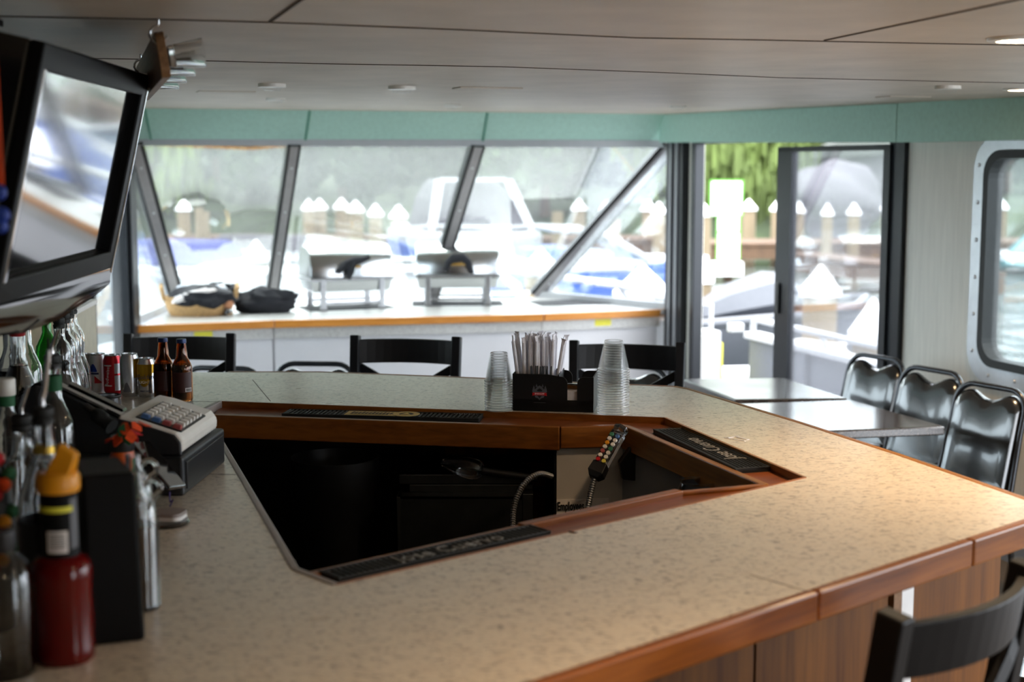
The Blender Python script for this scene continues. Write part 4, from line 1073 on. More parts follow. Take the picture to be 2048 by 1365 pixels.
def beer(label, loc, rz):
    t = thing('beer_bottle', label, 'bottle', loc, rz, 'brown beer bottles on the bar')
    MB().lathe(lathe_bottle(BP), 36).build('glass', 'amber_glass', t, True)
    MB().lathe(fill(BP, .112), 28).build('beer', 'dark_liquor', t, True)
    MB().lathe([(.0152, .178), (.0156, .184), (.0148, .1905), (0, .191)], 21).build('cap', 'navy_cap', t, True)
    wrap(.0312, -60, 60, .028, .09, 20).build('label', 'brown_label', t, True)
    return t
t1 = beer('brown beer bottle with a dark blue cap, next to the gold can', canpos(329, 798), 0)
q = dup(t1, canpos(366, 801), R(10), 'brown beer bottle with a dark blue cap, rightmost of the row of cans and bottles')
bc = wrap(.0317, 18, 58, .03, .042, 8); bco = bc.build('barcode', 'paper_white', q)
m = MB()
for i in range(8):
    a = 22 + i * 4.4; m2 = wrap(.0322, a, a + 2.0, .032, .0405, 1); m.v, m.f = m.v + m2.v, m.f + [tuple(k + len(m.v) for k in f) for f in m2.f]
m.build('bars', 'black_ink', bco)
# ---- liquor bottles
def pourer(parent, z, r=.0135, lean=.25, tall=.075):
    col_ = MB().lathe([(0, z - .004), (r * .95, z - .004), (r * 1.05, z + .002), (r * 1.05, z + .006), (r * .9, z + .009), (r * 1.02, z + .013), (r * 1.02, z + .024), (r * .7, z + .027), (0, z + .027)], 20).build('pourer', 'black_rubber', parent, True)
    MB().tube([(0, 0, z + .02), (0, 0, z + .04), (lean * .02, 0, z + .055), (lean * .06, 0, z + .02 + tall)], .0048, 10, radii=[.006, .005, .0046, .004]).build('spout', 'chrome', col_, True)
    MB().tube([(-.007, 0, z + .02), (-.0075, 0, z + .06)], .0022, 8).build('air_tube', 'black_rubber', col_, True)
def bottle(label, loc, prof, glassm='clear_glass', liquid=None, level=.1, top='pour', capm='red_cap', labels=(), rz=0, lean=.25, group=None, tall=.06):
    t = thing('liquor_bottle', label, 'bottle', loc, rz, group or 'bottles on the back of the bar')
    MB().lathe(lathe_bottle(prof), 36).build('glass', glassm, t, True)
    if liquid: MB().lathe(fill(prof, level), 28).build('liquor', liquid, t, True)
    H_ = prof[-1][1]; r = prof[-1][0]
    if top == 'pour': pourer(t, H_, r, lean, tall)
    elif top == 'cap': MB().lathe([(r * 1.1, H_ - .028), (r * 1.16, H_ - .026), (r * 1.16, H_ + .004), (r * 1.05, H_ + .007), (0, H_ + .007)], 28).build('cap', capm, t, True)
    for (z0, z1, mat) in labels:
        rr = max(rad for rad, z in prof if z0 - .012 <= z <= z1 + .012) + .0006
        MB().lathe([(rr, z0), (rr, z1), (rr - .0005, z1), (rr - .0005, z0)], 36, None, True).build('label', mat, t, True)
    return t
ROUND = [(.036, 0), (.039, .006), (.039, .165), (.036, .185), (.022, .215), (.0155, .235), (.0145, .285), (.0155, .29), (.0155, .30)]
BULB = [(.04, 0), (.047, .008), (.05, .03), (.05, .07), (.046, .1), (.034, .135), (.032, .15), (.034, .17), (.034, .2), (.026, .222), (.0165, .235), (.0145, .255), (.0155, .26), (.0155, .27)]
SQUAT = [(.045, 0), (.048, .008), (.048, .12), (.044, .15), (.028, .185), (.018, .2), (.0165, .24), (.0175, .245), (.0175, .25)]
GB = BZ
for i, (x, Y, lab) in enumerate(((120, 3.95, 'clear bulbous bottle with a steel pourer, foremost of the clear row by the cans'), (131, 4.08, 'clear bulbous bottle with a steel pourer, second of the clear row by the cans'),
                              (140, 4.21, 'clear bulbous bottle with a steel pourer, third of the clear row by the cans'), (147, 4.34, 'clear bulbous bottle with a steel pourer, last of the clear row by the cans'))):
    p = P(x, 700, Y); loc = (p.x, Y, GB)
    if i == 0: b0 = bottle(lab, loc, BULB, 'clear_glass', None, 0, 'pour', rz=0, lean=.2, group='clear bottles with pourers by the cans', tall=.08)
    else: dup(b0, loc, R(i * 9), lab)
def at(x, Y): p = P(x, 700, Y); return (p.x, Y, GB)
bottle('brown liquor bottle with a dark red cap in the dark left corner', at(36, 3.25), [(a * 1.0, b * 1.19) for a, b in ROUND], 'clear_glass', 'dark_liquor', .262, 'cap', 'red_cap')
bottle('clear bottle with a bright red cap behind the brown liquor bottle', at(52, 3.62), [(a, b * 1.12) for a, b in ROUND], 'clear_glass', None, 0, 'cap', 'red_paint')
bottle('bottle with a tan cap at the far left behind the others', at(22, 3.6), [(a, b * 1.12) for a, b in ROUND], 'smoke_glass', 'dark_liquor', .2, 'cap', 'tan_cap')
bottle('green glass bottle without cap before the cream cabinet', at(95, 4.4), [(a * .95, b * .86) for a, b in ROUND], 'green_glass', None, 0, 'none')
bottle('tall clear bottle with a green neck label and steel pourer', at(104, 2.95), [(a * 1.1, b * 1.0) for a, b in ROUND], 'clear_glass', None, 0, 'pour', labels=((.25, .282, 'leaf_green'),))
bottle('clear bottle with a green neck label at the left frame edge', at(8, 2.9), [(a * 1.1, b * .92) for a, b in ROUND], 'clear_glass', 'amber_liquor', .12, 'cap', 'offwhite_plastic', labels=((.226, .256, 'leaf_green'),))
bottle('clear bottle with gold foil and dark label behind the orange cap', at(80, 2.3), [(a, b * 1.2) for a, b in SQUAT], 'clear_glass', None, 0, 'pour', labels=((.25, .262, 'gold_foil'), (.05, .14, 'charcoal_plastic')), tall=.1)
bottle('squat clear shouldered bottle behind the gold foil bottle', at(38, 2.65), [(a * 1.1, b * .9) for a, b in SQUAT], 'clear_glass', None, 0, 'pour')
# foreground bottles
p = G(130, 1318, BZ)
jb = thing('juice_bottle', 'red juice mix bottle with an orange pour cap in the near left corner', 'bottle', (p.x, p.y, BZ), 0)
JP = [(.040, 0), (.0435, .006), (.0435, .02), (.0425, .024), (.0425, .12), (.0435, .124), (.0435, .138), (.040, .148), (.028, .158)]
MB().lathe([(0, 0)] + JP + [(0, .158)], 36).build('body', 'juice_red', jb, True)
NP = [(.028, .157), (.0265, .165), (.025, .235), (.027, .245), (.027, .258), (0, .258)]
MB().lathe(NP, 32).build('neck_sleeve', 'charcoal_box', jb, True)
MB().lathe([(.030, .252), (.031, .256), (.031, .274), (.027, .28), (0, .28)], 28).build('collar', 'orange_plastic', jb, True)
MB().loft([[(-.014, -.02, .278), (.022, -.02, .278), (.022, .02, .278), (-.014, .02, .278)], [(-.004, -.014, .30), (.028, -.014, .298), (.028, .014, .298), (-.004, .014, .30)], [(.006, -.01, .322), (.03, -.01, .306), (.03, .01, .306), (.006, .01, .322)]]).build('spout', 'orange_plastic', jb, bev=.003)
wrap(.0272, -60, 60, .225, .233, 16).build('band', 'yellow_sticker', jb, True)
bl_ = wrap(.0274, -22, 40, .166, .198, 12).build('barcode_label', 'paper_white', jb, True)
m = MB()
for i in range(7):
    z = .172 + i * .0034; m2 = wrap(.0279, -14, 32, z, z + .0014, 8); k0 = len(m.v); m.v += m2.v; m.f += [tuple(k + k0 for k in f) for f in m2.f]
m.build('bars', 'black_ink', bl_, True)
wrap(.0262, 52, 88, .17, .245, 8).build('side_print', 'grey_ink', jb, True)
p = G(18, 1358, BZ)
cb = thing('clear_flask', 'clear round shouldered bottle cut off by the lower left corner', 'bottle', (p.x - .008, p.y + .02, BZ), 0)
CBP = [(.036, 0), (.039, .008), (.039, .14), (.032, .162), (.018, .175), (.016, .19)]
MB().lathe(lathe_bottle(CBP), 32).build('glass', 'smoke_glass', cb, True)
MB().lathe([(.017, .18), (.019, .185), (.019, .21), (0, .212)], 20).build('cap', 'charcoal_plastic', cb, True)
ob = thing('patterned_bottle', 'bottle with an orange fruit patterned label at the left frame edge', 'bottle', (P(-20, 1000, 2.12).x, 2.12, BZ), 0)
MB().lathe([(0, 0), (.036, 0), (.036, .2), (.03, .23), (.016, .26), (.016, .3), (0, .3)], 32).build('body', 'charcoal_plastic', ob, True)
for i in range(14):
    a = R(-10 + 26 * (i % 4) + 9 * (i // 4)); z = .1 + .014 * i
    MB().ell((math.sin(a) * (.0355 if z < .2 else .031), -math.cos(a) * (.0355 if z < .2 else .031), z), (.012, .012, .011), 10, 7).build('fruit_print', ('orange_cloth', 'red_cloth', 'orange_plastic', 'leaf_green')[i % 4 if i % 5 else 0], ob, True)
# black box holder on the bar
a, b = G(176, 1296, BZ), G(292, 1282, BZ)
d = (b - a).normalized(); hb = (P(280, 946, b.y).z - BZ)
bx = thing('black_box', 'tall plain matt black box standing on the near left of the bar', 'box', (a.x, a.y, BZ), math.atan2(d.y, d.x))
wbx = (b - a).length
m = MB(); m.loft([[(0.002, 0, 0), (wbx, 0, 0), (wbx - .01, .13, 0), (.0, .13, 0)], [(0, .003, hb), (wbx - .006, .003, hb), (wbx - .016, .13, hb), (0, .13, hb)]]); m.build('shell', 'charcoal_box', bx, bev=.006) if 'charcoal_box' in MATS else m.build('shell', 'charcoal_plastic', bx, bev=.006)
MB().loft([[(.004, .006, hb + .0005), (wbx - .012, .006, hb + .0005), (wbx - .02, .124, hb + .0005), (.004, .124, hb + .0005)], [(.004, .006, hb + .002), (wbx - .012, .006, hb + .002), (wbx - .02, .124, hb + .002), (.004, .124, hb + .002)]]).build('top_plate', 'black_ink', bx)
# two handled jugs beside the box
jug0 = None
for i, (x, y, lab) in enumerate(((250, 1235, 'amber glass jug with a loop handle beside the black box, the nearer'), (246, 1180, 'amber glass jug with a loop handle beside the black box, the farther'))):
    p = G(x, y, BZ) + Vector((.012, .05, 0))
    if jug0 is None:
        jug0 = thing('glass_jug', lab, 'jug', (p.x, p.y, BZ), 0, 'amber jugs beside the black box')
        JG = [(.03, 0), (.033, .006), (.033, .15), (.028, .175), (.014, .2), (.014, .225)]
        MB().lathe(lathe_bottle(JG), 28).build('glass', 'clear_glass', jug0, True); MB().lathe(fill(JG, .14), 24).build('syrup', 'amber_liquor', jug0, True)
        MB().tube([(.012, 0, .205)] + [(.026 + .013 * math.cos(R(150 - 38 * k)), 0, .2 + .014 * math.sin(R(150 - 38 * k))) for k in range(7)] + [(.026, 0, .178)], .0045, 8).build('handle', 'clear_glass', jug0, True)
    else: dup(jug0, (p.x, p.y, BZ), R(8), lab)
# orange bottle with a cloth flower, standing behind the box
Yf = 2.75; p = P(246, 930, Yf)
fb_ = thing('flower_bottle', 'orange drink bottle with a red and orange cloth flower behind the black box', 'bottle', (p.x, Yf, BZ), 0)
zz = lambda y: P(246, y, Yf).z - BZ
MB().lathe([(0, 0), (.024, 0), (.025, .006), (.025, zz(912)), (.02, zz(900)), (0, zz(900))], 28).build('body', 'juice_orange', fb_, True)
MB().lathe([(.0215, zz(902)), (.0225, zz(900)), (.0225, zz(872)), (0, zz(870))], 24).build('cap', 'black_plastic', fb_, True)
for k in range(11):
    a = k * 2.4; r0 = .006 + .0022 * k; q = Matrix.Translation((.012 + r0 * math.cos(a), -.012 + r0 * math.sin(a) * .6, zz(858) + .016 * math.sin(a * 1.7))) @ Matrix.Rotation(a, 4, 'Z') @ Matrix.Rotation(R(40 + 12 * (k % 4)), 4, 'Y')
    MB().loft([[(0, -.004, 0), (0, .004, 0), (0, .004, .002), (0, -.004, .002)], [(.014, -.012, .002), (.014, .012, .002), (.014, .012, .004), (.014, -.012, .004)], [(.027, -.002, .008), (.027, .002, .008), (.027, .002, .009), (.027, -.002, .009)]], q).build('petal', 'red_cloth' if k % 3 == 0 else 'orange_cloth', fb_, True)
for q in ((.004, zz(868), 70), (.024, zz(884), 120)):
    MB().loft([[(0, -.003, 0), (0, .003, 0), (0, .003, .0015), (0, -.003, .0015)], [(.013, -.008, 0), (.013, .008, 0), (.013, .008, .0015), (.013, -.008, .0015)], [(.028, -.001, 0), (.028, .001, 0), (.028, .001, .0015), (.028, -.001, .0015)]], Matrix.Translation((q[0], -.03, q[1])) @ Matrix.Rotation(R(-q[2]), 4, 'Y') @ Matrix.Rotation(R(90), 4, 'X')).build('leaf', 'leaf_green', fb_)
wrap(.0252, 40, 100, .02, zz(915), 8).build('side_label', 'leaf_green', fb_, True)
# ---- cash register: drawer, sloped keyboard, raised display
q0_, q1_ = G(300, 995, BZ), G(369, 992, BZ)
Yr = (q0_.y + q1_.y) / 2; xr = q1_.x
cr = thing('cash_register', 'cash register with sloped keyboard and black cash drawer on the bar', 'cash register', (xr, Yr, BZ), R(-3))
zz = lambda y, Y=Yr: P(340, y, Y).z - BZ
hd2 = zz(917)
dr_ = MB().box(-.36, 0, 0, .36, 0, hd2).build('cash_drawer', 'charcoal_plastic', cr, bev=.006)
MB().box(0, .004, .02, .34, .012, hd2 - .012).build('drawer_front', 'black_plastic', dr_, bev=.002)
xx = lambda x: P(x, 900, Yr).x - xr
prof = [(xx(356), hd2 + .004), (xx(358), zz(888)), (xx(345), zz(872)), (xx(265), zz(846)), (xx(225), zz(838)), (xx(120), zz(786)), (xx(60), zz(772)), (xx(20), zz(800)), (xx(20), hd2 + .004)]
def side(prof, y0, y1, dx=0): return MB().prism(prof, y0, y1, Matrix(((1, 0, 0, dx), (0, 0, 1, 0), (0, 1, 0, 0), (0, 0, 0, 1))))
kb = prof[:5] + [(prof[4][0], hd2 + .004)]
side(kb, .03, .33).build('body', 'offwhite_plastic', cr, bev=.008)
hood = [(prof[4][0] + .004, hd2 + .004)] + prof[4:]
side(hood, .03, .085).build('display_hood', 'matt_black', cr, bev=.004)
side([(x, z - .004) for x, z in prof[:1]] + [(prof[1][0] - .003, prof[1][1] - .004), (prof[2][0] - .003, prof[2][1] - .004)] + [(x, z - .006) for x, z in prof[3:8]] + [prof[8]], .024, .034).build('side_cheek', 'charcoal_plastic', cr, bev=.004)
# keyboard: four columns of keys along the slope
s_a, s_b = Vector((xx(348), 0, zz(873))), Vector((xx(262), 0, zz(846)))
sd = (s_b - s_a).normalized(); sn = Vector((sd.z, 0, -sd.x)); sn = sn if sn.z > 0 else -sn
Mk = Matrix(((sd.x, 0, sn.x, s_a.x), (0, 1, 0, .045), (sd.z, 0, sn.z, s_a.z + .001), (0, 0, 0, 1)))
kbd = MB().box(-.004, (s_b - s_a).length + .004, 0, .2, 0, .003, Mk).build('key_bed', 'black_plastic', cr)
kw = (s_b - s_a).length / 4
for r in range(7):
    for c_ in range(4):
        mt = 'offwhite_plastic'
        if r == 0: mt = 'red_key' if c_ < 2 else 'blue_key'
        m = MB(); x0, y0 = c_ * kw + .001, .004 + r * .027
        m.loft([[(x0, y0, .003), (x0 + kw - .006, y0, .003), (x0 + kw - .006, y0 + .019, .003), (x0, y0 + .019, .003)], [(x0 + .002, y0 + .002, .012), (x0 + kw - .008, y0 + .002, .012), (x0 + kw - .008, y0 + .014, .012), (x0 + .002, y0 + .014, .012)]], Mk)
        m.build('key', mt, kbd)
dpl = [(xx(230) , zz(835)), (xx(118), zz(783)), (xx(118), zz(783) + .006), (xx(228), zz(835) + .006)]
side(dpl, .06, .084).build('display_window', 'gloss_black', cr)
side([(xx(232), zz(841)), (xx(104), zz(780)), (xx(104), zz(775)), (xx(234), zz(836))], .028, .058).build('display_edge', 'chrome', cr, bev=.001)
# slanted tablet terminal with its lead
a, b = P(268, 886, Yr - .07), P(345, 978, Yr - .1)
d = (b - a).normalized(); Mt = basis(d, (0, 1, 0), a)
tt = thing('tablet', 'thin black tablet leaning on the cash register side', 'tablet', (0, 0, 0))
MB().box(0, (b - a).length, -.02, .07, -.005, .005, Mt).build('slab', 'gloss_black', tt, bev=.003)
MB().box(.02, (b - a).length * .9, -.021, .02, -.012, -.004, Mt).build('back_rest', 'black_plastic', tt, bev=.002)
bw = b + Vector((-.004, -.01, -.004))
MB().tube([bw, bw + Vector((.003, -.01, -.02)), P(346, 1000, Yr - .13), G(340, 1016, BZ) + Vector((0, 0, .003))], .0016, 6).build('lead', 'purple_wire', tt, True)
# card reader on its dock
p = G(336, 1052, BZ)
rd = thing('card_reader', 'rounded grey card reader sitting on its black dock', 'card reader', (p.x, p.y + .015, BZ), R(-8))
MB().prism(rr2(-.03, .03, -.028, .03, .016), .012, .026).build('body', 'taupe_plastic', rd, bev=.006)
MB().prism(rr2(-.0305, .0305, -.0285, .0305, .016), .011, .019).build('lower_shell', 'white_plastic', rd, bev=.003)
dk = tag(MB().lathe([(0, 0), (.048, 0), (.05, .004), (.047, .009), (.03, .0105), (0, .0105)], 36).build('dock', 'gloss_black', None, True), 'glossy black round dock under the card reader', 'dock'); dk.location = (p.x - .01, p.y + .015, BZ)
# steel tumbler and black torch behind the flowers
Ys = 3.5; p = P(218, 830, Ys)
sh = thing('shaker_tin', 'steel shaker tin with a dark rim between the register and the cans', 'shaker', (p.x, Ys, BZ), 0)
zt_ = P(218, 790, Ys).z - BZ
MB().lathe([(0, 0), (.024, 0), (.0305, zt_), (.029, zt_), (.023, .004), (0, .004)], 32).build('cup', 'steel', sh, True)
MB().lathe([(.0305, zt_ - .006), (.032, zt_ - .003), (.031, zt_), (.028, zt_)], 32, None, True).build('rim', 'black_rubber', sh, True)
cr_hgt = 0
fl = thing('torch', 'black torch lying across the cash register display', 'torch', (0, 0, 0))
a, b, c_ = P(170, 812, Yr - .01), P(188, 826, Yr - .01), P(224, 854, Yr - .03)
MB().tube([a, a.lerp(b, .5), b], .009, 12).build('tail', 'black_plastic', fl, True)
MB().tube([b, b.lerp(c_, .15), b.lerp(c_, .5), b.lerp(c_, .6), c_], .016, 14, radii=[.012, .017, .017, .014, .018]).build('head', 'black_rubber', fl, True)
# cream cabinet behind the bottles
pc = P(160, 640, 5.25); zc_ = P(100, 619, 5.2).z
cc = thing('low_cabinet', 'cream low cabinet standing behind the clear bottles', 'cabinet', (pc.x, 5.2, 0), R(6))
MB().box(-.19, 0, 0, .4, 0, zc_ - .02).build('carcass', 'cream_panel', cc, bev=.004)
MB().box(-.2, .006, -.01, .41, zc_ - .02, zc_).build('top', 'offwhite_plastic', cc, bev=.003)
MB().box(-.17, -.03, -.012, 0, .1, zc_ - .06).build('door', 'cream_panel', cc, bev=.003)
# ================================================================ straw caddy
a, b = G(1029, 822, BZ), G(1184, 826, BZ); d = (b - a).normalized(); Lc = (b - a).length
cd = thing('bar_caddy', 'black plastic bar caddy with red and grey emblem holding straws and napkins', 'bar caddy', (a.x, a.y, BZ), math.atan2(d.y, d.x))
Hc = P(1100, 748, a.y).z - BZ - .0
Dc = .14; th = .003
fl_ = .006        # flare of the walls
xs = Lc * .56
m = MB()
m.box(0, Lc, 0, Dc, 0, .003)
m.loft([[(0, 0, 0), (Lc, 0, 0), (Lc, th, 0), (0, th, 0)], [(-fl_, -.0, .035), (Lc + fl_ * .4, -.0, .035), (Lc + fl_ * .4, th, .035), (-fl_, th, .035)]])
def wallp(poly, y0, y1): return MB().prism(poly, y0, y1, Matrix(((1, 0, 0, 0), (0, 0, -1, 0), (0, 1, 0, 0), (0, 0, 0, 1))))
def slotted(y):
    r = .02; x0, x1 = xs + .028, Lc - .044
    poly = [(-fl_, 0.0), (Lc + .001, 0.0), (Lc + .004, Hc - .006)]
    poly += [(x1 + r - r * math.cos(R(90 - 15 * k)) - 0, Hc - .006 - r + r * math.sin(R(90 - 15 * k))) for k in range(7)]
    poly += [(x1, .022), (x0, .022)]
    poly += [(x0 - r + r * math.cos(R(15 * k)), Hc - .006 - r + r * math.sin(R(15 * k))) for k in range(7)]
    poly += [(xs - .03, Hc), (-fl_, Hc)]
    return wallp(poly, -y - th, -y)
for y in (0, Dc - th):
    q = slotted(y); k0 = len(m.v); m.v += q.v; m.f += [tuple(i + k0 for i in f) for f in q.f]
m.box(-fl_, -fl_ + th, 0, Dc, 0, Hc); m.box(Lc + .001, Lc + .004, 0, Dc, 0, Hc - .006); m.box(xs, xs + th, 0, Dc, 0, Hc)
m.build('tray', 'black_plastic', cd)
# emblem
ex, ez = Lc * .325, Hc * .5
Me = Matrix.Translation((ex, -.0006, ez)) @ Matrix.Rotation(R(90), 4, 'X')
crest = [(-.022, .004), (-.020, .013), (-.012, .011), (-.008, .017), (0, .022), (.008, .017), (.012, .011), (.020, .013), (.022, .004), (.016, -.004), (.012, -.014), (.005, -.016), (0, -.022), (-.005, -.016), (-.012, -.014), (-.016, -.004)]
hl_ = [(-.008, .008), (0, .014), (.008, .008), (.006, .004), (-.006, .004)]
hl2 = [(-.007, -.008), (.007, -.008), (0, -.016)]
em_ = MB().prism(crest, 0, .0006, Me, [hl_, hl2]).build('emblem', 'grey_ink', cd)
m = MB()
for x, z in ((-.017, .017), (.017, .017), (-.009, .022), (.009, .022)): m.prism([(x - .003, z - .004), (x + .003, z - .004), (x, z + .005)], 0, .0006, Me)
m.build('points', 'grey_ink', em_)
rib = [(-.021, -.004), (-.0135, -.0025), (.0135, -.0025), (.021, -.004), (.0195, -.0005), (.021, .0035), (.0135, .0045), (-.0135, .0045), (-.021, .0035), (-.0195, -.0005)]
MB().prism([(x * 1.05, z * 1.15 - .004) for x, z in rib], .0007, .0014, Me).build('ribbon', 'red_paint', em_)
text('lettering', 'SMIRNOFF', .0062, 'white_ink', em_, Me @ Matrix.Translation((0, -.0029, .0016)), .0002)
MB().prism([(-.018, -.0295), (.018, -.0295), (.018, -.0285), (-.018, -.0285)], .0002, .0008, Me).build('small_print', 'grey_ink', em_)
Mcd = Matrix.Translation((a.x, a.y, BZ)) @ Matrix.Rotation(math.atan2(d.y, d.x), 4, 'Z')
# napkins and wine key
nk = tag(MB().box(0, Lc - xs - .012, 0, Dc - .02, 0, .058).build('napkin_stack', 'paper_white', None, bev=.002), 'stack of white paper napkins inside the caddy', 'napkins'); nk.matrix_world = Mcd @ Matrix.Translation((xs + .006, .009, .004))
m = thing('wine_key', 'small steel and brown wine key lying on the napkins', 'wine key', (0, 0, 0)); m.matrix_world = Mcd @ Matrix.Translation((xs + .045, .04, .064)) @ Matrix.Rotation(R(-12), 4, 'Z')
MB().prism(rr2(-.035, .035, -.008, .008, .006), 0, .01).build('grip', 'tan_cap', m, bev=.003); MB().box(-.03, .03, -.006, .006, .0105, .015).build('lever', 'steel', m, bev=.001)
# wrapped straws, each its own
rs = random.Random(3)
straw_meshes = []
def straw_at(x, y, lx, ly, ln, i):
    global st_
    lab = 'paper wrapped straw standing in the caddy bunch'
    if i < 4:
        s_ = thing('wrapped_straw', lab, 'straw', (0, 0, 0), 0, 'paper wrapped straws in the caddy')
        MB().tube([(0, 0, .004), (0, 0, ln * .5), (0, 0, ln - .014)], .0058, 8).build('wrapper', 'wrapper', s_, True)
        MB().loft([[(-.0056, -.003, ln - .015), (.0056, -.003, ln - .015), (.0056, .003, ln - .015), (-.0056, .003, ln - .015)], [(-.0055, -.0005, ln - .004), (.0055, -.0012, ln - .004), (.0055, .0008, ln - .004), (-.0055, .001, ln - .004)],
                   [(-.0085, -.0015, ln + .001), (.0092, -.0005, ln + .004), (.0092, .0005, ln + .004), (-.0085, .001, ln + .001)]]).build('crimped_end', 'clear_film' if False else 'wrapper', s_)
        straw_meshes.append(s_)
    else: s_ = dup(straw_meshes[i % 4])
    s_.matrix_world = Mcd @ Matrix.Translation((x, y, .003)) @ Matrix.Rotation(R(lx), 4, 'Y') @ Matrix.Rotation(R(ly), 4, 'X') @ Matrix.Rotation(rs.uniform(0, 3.1), 4, 'Z')
n = 0
for i in range(40):
    col_ = i % 10; row = i // 10
    x = .012 + (xs - .03) * (col_ / 9) + rs.uniform(-.003, .003); y = .045 + row * .025 + rs.uniform(-.006, .006)
    cx = (x - xs / 2) / (xs / 2)
    straw_at(x * .92 + .006, y, cx * 3 + (-4.5 if col_ == 0 else 0) + (7 if col_ == 9 else 0) + rs.uniform(-1.5, 1.5), rs.uniform(-3, 3), (.214, .208, .218, .211)[i % 4], i)
stir0 = None
for i in range(18):
    if stir0 is None:
        stir0 = tag(MB().tube([(0, 0, 0), (0, 0, .128)], .0017, 6).build('stir_straw', 'black_plastic', None, True), 'thin black stirring straw in the front of the caddy', 'stirrer', 'black stirring straws in the caddy'); s_ = stir0
    else: s_ = dup(stir0)
    s_.matrix_world = Mcd @ Matrix.Translation((xs * .38 + (i % 9) * .0066 + rs.uniform(-.001, .001), .012 + (i // 9) * .012, .004)) @ Matrix.Rotation(R(rs.uniform(-3, 3)), 4, 'Y')
# ================================================================ stacks of clear cups
def cup_mesh(r0, r1, h):
    return MB().lathe([(r0 - .001, .0042), (r0 - .0012, .008), (r1 + .0012, h - .006), (r1, h - .003), (r1 - .0015, h), (r1 - .003, h - .0006), (r1 - .004, h - .004), (0, h - .005)], 36)
def stack(pxy, r0, r1, h, n, pitch, gname, where):
    p = G(*pxy, BZ); first = None; lean = 0
    for i in range(n):
        lab = {0: 'clear plastic cup at the bottom of the %s' % where, n - 1: 'clear plastic cup, topmost of the %s' % where}.get(i, 'clear plastic cup inside the %s' % where)
        if first is None:
            first = thing('plastic_cup', lab, 'cup', (0, 0, 0), 0, gname); o = first
            cup_mesh(r0, r1, h).build('body', 'clear_plastic', first, True)
            MB().lathe([(r0 - .001, .0003), (r0 + .0016, .0004), (r0 + .002, .0018), (r0 + .0014, .0032), (r0 - .001, .0036)], 36, None, True).build('rim', 'clear_film', first, True)
            MB().lathe([(r1 + .0004, h - .005), (r1 + .0002, h - .002), (r1 - .0014, h + .0002), (r1 - .0024, h - .0004)], 36).build('base_ring', 'clear_film', first, True)
        else: o = dup(first, None, i * .5, lab)
        o.location = (p.x + rs.uniform(-.0006, .0006), p.y + .03, BZ + .0005 + i * pitch)
stack((998, 824), .0415, .0255, .086, 12, .0078, 'cups in the short stack left of the caddy', 'short upside down stack left of the caddy')
stack((1228, 830), .0455, .0275, .086, 18, .0075, 'cups in the tall stack right of the caddy', 'tall upside down stack right of the caddy')
# ================================================================ outside
WL = -.9
struct(MB().box(-80, 80, 5, 70, WL - .3, WL).build('water', 'water')) if False else None
o = MB().add([(-90, 1.5, WL), (90, 1.5, WL), (90, 62, WL), (-90, 62, WL)], [(0, 1, 2, 3)]).build('water', 'water'); struct(o)
# ---- the boat's own decks, rails and foredeck
struct(MB().box(.08, 1.32, -12, 1.0, -.16, -.06, MBF).build('side_deck', 'boat_white'))
struct(MB().prism([(p.x, p.y) for p in (CL_ + Vector((-.5, -.2, 0)), PL_ + Vector((-.25, .1, 0)), PL_ + A * 1.8 + T * .3, PR_ + A * 1.8 - T * .2, PR_ + Vector((.6, .1, 0)), CR + T * .3 + A * .0, CR + T * .02, PR_ + A * .05, PL_ + A * .05, CL_ - T * .06)], .42, .58).build('foredeck', 'boat_white'))
q0_, q1_ = P(392, 552, 11.6), P(948, 552, 12.2)
lk = thing('deck_locker', 'white locker on the foredeck just outside the bow windows', 'locker', (0, 0, 0))
d = Vector((q1_.x - q0_.x, q1_.y - q0_.y, 0)).normalized()
m = MB(); m.bar((q0_.x, q0_.y + .3, (q0_.z + .58) / 2), (q1_.x, q1_.y + .3, (q0_.z + .58) / 2), .6, q0_.z - .58); m.build('body', 'boat_white', lk, bev=.03)
MB().bar((q0_.x - .03, q0_.y + .3, q0_.z), (q1_.x + .03, q1_.y + .3, q0_.z), .66, .03).build('lid', 'boat_white', lk, bev=.01)
rail = thing('bow_rail', 'white tubular bow rail around the foredeck', 'rail', (0, 0, 0))
def tb(pts, r=.028, nm='tube', mt='boat_white', par=None): return MB().tube(pts, r, 10).build(nm, mt, par or rail, True)
tb([P(230, 520, 11.0), P(330, 566, 12.0), P(412, 536, 13.0), P(500, 524, 13.4), P(650, 520, 13.6), P(850, 522, 13.6), P(985, 536, 13.2), P(1100, 553, 12.8), P(1240, 571, 12.0), P(1349, 600, 11.2)], .035, 'top_tube')
for a, b in (((412, 536), (400, 600)), ((720, 520), (722, 590)), ((985, 536), (1040, 596)), ((1240, 575), (1262, 606))):
    Y = 12.9 if a[0] < 1200 else 12.0
    tb([P(*a, Y), P(*b, Y)], .025, 'stanchion')
ar = thing('white_arch', 'curved white tube arch beside the right chafing dish, outside', 'rail', (0, 0, 0))
MB().tube([P(978, 552, 12.4), P(1010, 556, 12.4), P(1035, 572, 12.4), P(1048, 604, 12.4)], .03, 10).build('tube', 'boat_white', ar, True)
